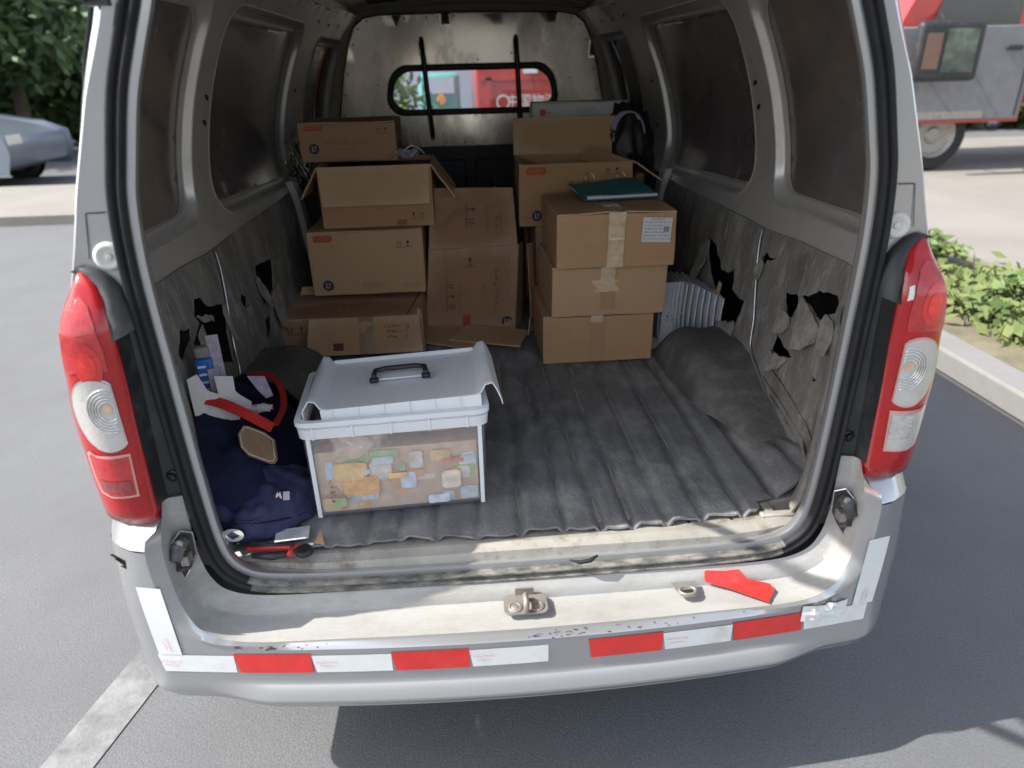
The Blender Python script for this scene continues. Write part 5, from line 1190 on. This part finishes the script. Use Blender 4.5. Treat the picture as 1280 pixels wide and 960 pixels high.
b = MB(); b.tube([(.128,.115,.012),(.128,.118,.018),(.130,.140,.020),(.150,.146,.021),(.215,.146,.021),(.235,.140,.020),(.237,.118,.018),(.237,.115,.012)], .0058, 8)
for x in (.128,.237): b.box(x-.009,.107,.006,x+.009,.120,.014)
hd = b.build('handle', black_plastic, ld, True)
b = MB(); R = random.Random(1)
# goods in the bin
def pack(x, y, z, w_, d, h, col, label, rz=0, ry=0, nm='packet', band=None):
    t = empty(nm, (-.425+x*.998-y*.06, .118+y+x*.06, .578+z), 0, (0, ry, rz+.06)); tag(t, label, 'packet', 'packets in the plastic bin')
    b = MB(); b.box(0,0,0,w_,d,h); bevel(b.build('carton_body', mat('pack_'+label.split()[0]+label.split()[1], col, .45, 0, .18, 25), t), .002)
    if band: b = MB(); b.box(-.0008,-.0012,h*.35,w_+.0008,0,h*.62); b.build('printed_band', mat('band_'+label.split()[0]+label.split()[1], band, .5), t)
    return t
bp2 = blob('peach_sachet_bag', (-.352,.235,.650), (.062,.100,.078), mat('peach_film',(.72,.42,.24),.3,0,.25,18,coat=.4), None, 31, .16, 4, Matrix.Rotation(.06,4,'Z'), 4, .35); tag(bp2, 'puffy peach sachet filling the left end of the bin', 'sachet')
bp3 = blob('peach_sachet_bag', (-.318,.225,.722), (.062,.090,.040), mat('pale_peach_film',(.74,.50,.34),.3,0,.25,18,coat=.4), None, 33, .2, 4, None, 4, .3); tag(bp3, 'pale peach sachet lying on top of the bigger peach sachet in the bin', 'sachet')
bp4 = blob('orange_sachet_bag', (-.19,.27,.665), (.12,.07,.085), mat('orange_film',(.70,.38,.18),.35,0,.3,16,coat=.3), None, 37, .15, 4, None, 4, .35); tag(bp4, 'orange sachet filling the back of the bin behind the packets', 'sachet')
pack(.020,.075,.0,.325,.11,.120,(.72,.46,.29),'wide peach carton standing at the back of the bin')
fcx = pack(.022,.016,.000,.328,.055,.142,(.74,.47,.29),'wide peach printed carton standing against the front of the bin')
R = random.Random(21); PC = [(.70,.71,.72),(.76,.40,.16),(.78,.62,.48),(.45,.52,.24),(.60,.59,.56),(.66,.26,.18),(.80,.52,.24),(.72,.66,.58)]
for q in range(40):
    cx, cz = R.uniform(.02,.31), R.uniform(.012,.130); a, c_ = R.uniform(.006,.030), R.uniform(.005,.024)
    a = min(a, cx-.003, .325-cx); c_ = min(c_, cz-.003, .139-cz)
    m_ = MB(); pp = rrect(-a,-c_,a,c_,min(a,c_)*.45,3); th = 0; m_.add([(x, z, 0) for x, z in pp], [tuple(range(len(pp)))]); k = R.choice([0,1,1,2,2,3,4,5,6,6,7,7])
    place_marks(m_, Matrix.Translation((cx, -.0006-.0002*q, cz)) @ FRONT, 'printed_patch', mat('print_tone_%d' % k, PC[k], .5, 0, .25, 40), fcx)
place_marks(glyph_marks(5,.055,.02,131,1), Matrix.Translation((.030,-.0085,.055)) @ FRONT @ Matrix.Rotation(PI/2,4,'Z'), 'printed_lettering', ink, fcx)
pack(.120,.090,.125,.060,.10,.032,(.76,.56,.40),'cream peach packet leaning on the back carton', -.03, -.08)
pack(.215,.085,.125,.055,.10,.040,(.72,.73,.74),'white packet lying on the back carton', .04, .06)
pack(.280,.080,.125,.055,.10,.030,(.74,.40,.16),'orange packet lying at the right behind the printed carton', -.02, 0)
pack(.06,.06,.165,.10,.13,.018,(.66,.42,.28),'flat peach sleeve lying on top of the sachets', .03, .03)
pack(.195,.035,.172,.12,.15,.014,(.50,.52,.53),'flat grey sleeve lying on top at the right', -.03, 0)
bk = empty('receipt_book', (-.372,.170,.760), .1); tag(bk, 'brown patterned notebook showing under the lid corner', 'notebook')
b = MB(); b.box(0,0,0,.09,.10,.012); bevel(b.build('cover', mat('notebook_cover',(.16,.10,.06),.6,0,.6,80), bk), .001)

# ------------------------------------------------------------------ bag, papers, tools at the left
def surf(name, rows, mt, parent, n=4, th=.004, crease=0, seed=0, fr=14):
    # smooth surface through a control grid
    R1 = [spline(r, n) for r in rows]; cols = list(zip(*R1)); C2 = [spline(list(c), n) for c in cols]; G = list(zip(*C2))
    G = [[p + Vector((0,-.3,1))*crease*(noise.noise(p*fr+Vector((seed,0,0)))+.6*noise.noise(p*fr*2.6)) for p in r] for r in G]
    V, Fc = loft(G); o = mk(name, V, Fc, mt, parent, True); 
    if th: solid(o, th, 0)
    return o
bg_ = empty('navy_bag', (0,0,0)); bg_.location = (-.555,.282,.562); bg_['label'] = 'navy cloth tote bag with red handles and tan leather patch'; bg_['category'] = 'bag'
def L(p): return (p[0]+.50, p[1]-.30, p[2]-.57)
rows = [[L(p) for p in r] for r in (
 [(-.66,.36,.74),(-.60,.40,.775),(-.54,.43,.760),(-.47,.44,.705),(-.40,.44,.60)],
 [(-.655,.28,.755),(-.59,.31,.768),(-.53,.33,.742),(-.465,.34,.690),(-.395,.36,.60)],
 [(-.645,.19,.745),(-.58,.21,.745),(-.52,.22,.722),(-.455,.235,.672),(-.400,.25,.600)],
 [(-.625,.11,.700),(-.57,.125,.700),(-.51,.135,.682),(-.45,.155,.640),(-.405,.17,.585)],
 [(-.600,.06,.60),(-.555,.07,.60),(-.50,.08,.595),(-.445,.10,.585),(-.41,.12,.572)])]
body = surf('bag_body', rows, navy, bg_, 6, .006, .016, 1, 11)
# open mouth rim and lining
V, Fc = loft([[L(p) for p in ((-.60,.405,.775),(-.555,.45,.785),(-.48,.475,.735),(-.41,.46,.66))],[L(p) for p in ((-.60,.42,.70),(-.555,.47,.70),(-.48,.49,.66),(-.41,.48,.60))]]); solid(mk('lining', V, Fc, black_metal, bg_), .003)
def ribbon(pts, wd, up, mt, parent, name, n=6, th=.0025):
    P = spline(pts, n); up = Vector(up); A = []; B_ = []
    for i, p in enumerate(P):
        t = (P[min(i+1,len(P)-1)]-P[max(i-1,0)]).normalized(); s = t.cross(up).normalized(); A.append(p-s*wd/2); B_.append(p+s*wd/2)
    V, Fc = loft([A, B_]); o = mk(name, V, Fc, mt, parent, True); solid(o, th, 0); return o
ribbon([L(p) for p in ((-.605,.300,.795),(-.56,.285,.790),(-.515,.270,.775),(-.475,.262,.752),(-.452,.262,.735))], .023, (0,-.5,1), strap_red, bg_, 'handle')
ribbon([L(p) for p in ((-.555,.46,.775),(-.50,.455,.775),(-.462,.40,.765),(-.442,.33,.750),(-.448,.268,.738))], .014, (0,-.25,1), mat('dark_red_webbing',(.38,.018,.015),.75,0,.1,80,bump=.3), bg_, 'handle')
V = [L(p) for p in ((-.516,.222,.744),(-.510,.250,.752),(-.500,.255,.748),(-.462,.258,.7245),(-.440,.256,.702),(-.430,.215,.668),(-.434,.207,.662),(-.444,.203,.664),(-.490,.192,.697),(-.508,.200,.718))]
cV = sum((Vector(v) for v in V), Vector())/10; V = [cV+(Vector(v)-cV)*.82 for v in V]
o = mk('leather_patch', V, [tuple(range(10))], leather, bg_); solid(o, .003, 0)
o.data.transform(Matrix.Translation((0,-.008,.012)))
st = [o.data.vertices[i].co.copy() for i in range(10)]; cen = sum(st, Vector())/10; b = MB(); b.tube([cen+(p-cen)*.88+Vector((0,-.0015,.002)) for p in st+st[:1]], .0008, 4); b.build('stitching', paper, o)
# lighter folded cloth in front
cl = empty('nylon_jacket', (-.528,.172,.572)); tag(cl, 'blue nylon jacket folded in front of the navy bag, with small white emblem tag', 'jacket')
def L2_(p): return (p[0]+.50, p[1]-.14, (p[2]-.57)*(1-.42*ss(.60,.72,p[2])))
rows = [[L2_(p) for p in r] for r in (
 [(-.600,.150,.715),(-.56,.155,.728),(-.50,.165,.712),(-.44,.185,.672),(-.375,.20,.625)],
 [(-.585,.085,.690),(-.545,.09,.700),(-.49,.105,.680),(-.435,.125,.640),(-.385,.15,.590)],
 [(-.565,.045,.640),(-.53,.045,.645),(-.48,.058,.628),(-.43,.085,.600),(-.395,.12,.577)],
 [(-.552,.028,.590),(-.52,.022,.588),(-.475,.035,.582),(-.43,.068,.576),(-.40,.105,.570)],
 [(-.545,.035,.568),(-.51,.032,.567),(-.47,.045,.567),(-.43,.075,.566),(-.405,.11,.565)])]
jk = surf('folded_cloth', rows, navy_light, cl, 10, .005, .024, 4, 15)
P = [Vector(L2_(p))+Vector((0,-.006,.006)) for p in ((-.555,.035,.612),(-.53,.030,.612),(-.48,.042,.602),(-.44,.068,.590),(-.41,.10,.580))]
b = MB(); b.tube(spline(P, 5), .0016, 5); b.build('seam', navy, jk, True)
Rj = random.Random(17)
for q in range(7):
    a0 = Rj.randrange(12, len(jk.data.vertices)-14); p0 = jk.data.vertices[a0].co.copy(); d = Vector((Rj.uniform(.6,1)*Rj.choice((-1,1)), .3, Rj.uniform(-.5,.2))).normalized()
    pts_ = []
    for t in (-1,-.5,0,.5,1):
        tgt = p0 + d*t*.035; v_ = min(jk.data.vertices, key=lambda v: (v.co-tgt).length).co; pts_.append(v_ + Vector((0,-.001,.001)))
    b = MB(); b.tube(spline(pts_, 4), [.0006]+[.0035]*15+[.0006], 6) if len(spline(pts_,4)) == 17 else None; b.build('fold', navy_light, jk, True)
tg_ = MB(); pts = rounded((0,0), .021, .0125, 20); tg_.add([(x, y, 0) for x, y in pts], [tuple(range(20))])
M = Matrix.Translation(L2_((-.528,.0125,.600))) @ Matrix.Rotation(-.35,4,'X') @ FRONT @ Matrix.Rotation(-.08,4,'Z')
o = place_marks(tg_, M, 'emblem_tag', white_cloth, cl); solid(o, .0015, 0)
b = MB(); b.add([(-.013,0,.0014),(.001,-.008,.0014),(.014,0,.0014),(-.001,.008,.0014)], [(0,1,2,3)]); place_marks(b, M, 'emblem', ink_blue, o)
M = Matrix.Translation(L2_((-.452,.085,.650))) @ Matrix.Rotation(-.6,4,'X') @ FRONT
b = MB(); b.add([(-.008,-.006,0),(-.002,.008,0),(0,.002,0),(.003,.008,0),(.007,-.006,0),(.003,-.006,0),(.001,0,0),(-.003,-.004,0)], [tuple(range(8))]); place_marks(b, M, 'printed_mark', white_cloth, cl)
b = MB(); b.quad((.009,-.010,0),(.022,-.010,0),(.022,.007,0),(.009,.007,0)); place_marks(b, M, 'pink_tag', mat('pink_tag',(.50,.38,.42),.7), cl)
# white bag between bag and bin
wb_ = blob('white_plastic_bag', (-.440,.37,.615), (.030,.05,.055), mat('white_film',(.55,.55,.55),.3,0,.3,20), None, 7, .35, 3.5); tag(wb_, 'crumpled white plastic bag between the navy bag and the storage bin', 'plastic bag')
# papers, notes and blue packet on the left arch
def flat(name, label, cat, pts, mt, th=.0012, group=None):
    if name in ('paper_sheet','printed_slip'): pts = [(p[0]-.016, p[1], p[2]-(.042 if name == 'paper_sheet' else .058)) for p in pts]
    c = sum((Vector(p) for p in pts), Vector())/len(pts); o = mk(name, [Vector(p)-c for p in pts], [tuple(range(len(pts)))], mt); o.location = c; solid(o, th, 0); tag(o, label, cat, group); return o
flat('paper_sheet','white paper sheet leftmost of the fan behind the bag','paper',[(-.648,.255,.885),(-.628,.262,.893),(-.624,.285,.845),(-.602,.280,.838),(-.590,.262,.770),(-.640,.235,.765)],paper)
flat('paper_sheet','white paper sheet standing upright in the middle of the fan','paper',[(-.606,.290,.875),(-.572,.302,.868),(-.566,.275,.765),(-.592,.262,.765)],mat('paper_b',(.64,.62,.60),.8,0,.05,20))
flat('paper_sheet','white paper sheet pointing right at the end of the fan','paper',[(-.576,.300,.838),(-.566,.304,.822),(-.548,.314,.800),(-.550,.306,.780),(-.574,.282,.765)],mat('paper_c',(.67,.65,.63),.8,0,.05,20))
flat('printed_slip','tall purple printed slip standing behind the white papers','slip',[(-.628,.345,.962),(-.604,.352,.962),(-.598,.335,.845),(-.622,.330,.845)],paper_purple)
flat('printed_slip','short purple printed slip beside the blue packet','slip',[(-.628,.318,.895),(-.606,.322,.897),(-.600,.305,.835),(-.622,.30,.835)],paper_purple)
flat('printed_slip','crumpled purple slip right of the white papers','slip',[(-.560,.35,.862),(-.525,.36,.855),(-.508,.342,.815),(-.522,.335,.812),(-.535,.330,.835)],paper_purple)
bp_ = empty('blue_packet', (-.668,.315,.775), .2, (0,0,.25)); tag(bp_, 'blue printed packet standing by the left wall', 'packet')
b = MB(); b.box(0,0,0,.036,.03,.085); bevel(b.build('packet_body', blue_print, bp_), .006)
b = MB(); b.box(.003,.002,.085,.034,.028,.110); bevel(b.build('packet_top', mat('grey_card',(.25,.23,.21),.7), bp_), .006)
b = MB()
for k in range(4): b.box(.006,-.0015,.012+.018*k,.022,.0,.017+.018*k)
b.build('printed_lettering', paper, bp_)
wc = blob('crumpled_tissue', (-.548,.312,.742), (.024,.012,.008), paper, None, 9, .5, 4); tag(wc, 'crumpled white and pink tissue by the red handle', 'tissue')
# pliers and card on the floor corner
pl = empty('pliers', (-.462,.024,.562), -.05); pl.scale = (.84,.84,.84); tag(pl, 'red and black pliers lying in the left corner of the sill', 'pliers')
b = MB(); b.tube([(-.085,.014,.012),(-.03,.016,.012),(.018,.012,.012),(.045,.008,.012)], [.006,.0085,.009,.008], 8); b.build('grip', tool_red, pl, True)
b = MB(); b.tube([(-.075,.012,.0215),(.025,.013,.0225)], .0035, 6); b.tube([(-.065,-.012,.012),(-.02,-.015,.012),(.02,-.008,.012)], [.006,.010,.008], 8); b.build('grip', tool_black, pl, True)
b = MB(); b.tube([(.020,.014,.014),(.022,0,.016),(.020,-.018,.014)], .007, 8); b.build('collar', tool_red, pl, True)
b = MB(); b.disc((.050,-.002,.006),(0,0,1),[(.019,0),(.021,.006),(.018,.014),(.008,.016)],16); b.tube([(.045,.010,.013),(.070,-.002,.012)], [.010,.006], 8); crisp(b.build('jaw', tool_black, pl))
cd = empty('price_card', (-.450,.070,.5755), .12); tag(cd, 'small white printed card sticking out from under the blue jacket', 'card')
b = MB(); b.box(-.035,-.018,0,.030,.022,.0012); o = b.build('card_sheet', paper_grey, cd)
place_marks(glyph_marks(9,.05,.03,111,4), Matrix.Translation((0,.002,.0018)), 'printed_lettering', mat('grey_ink3',(.3,.32,.38),.7), o)
flat('cardboard_scrap','small tan cardboard scrap beside the printed card','cardboard',[(-.405,.045,.572),(-.385,.040,.571),(-.400,.085,.573)],card_in,.002)
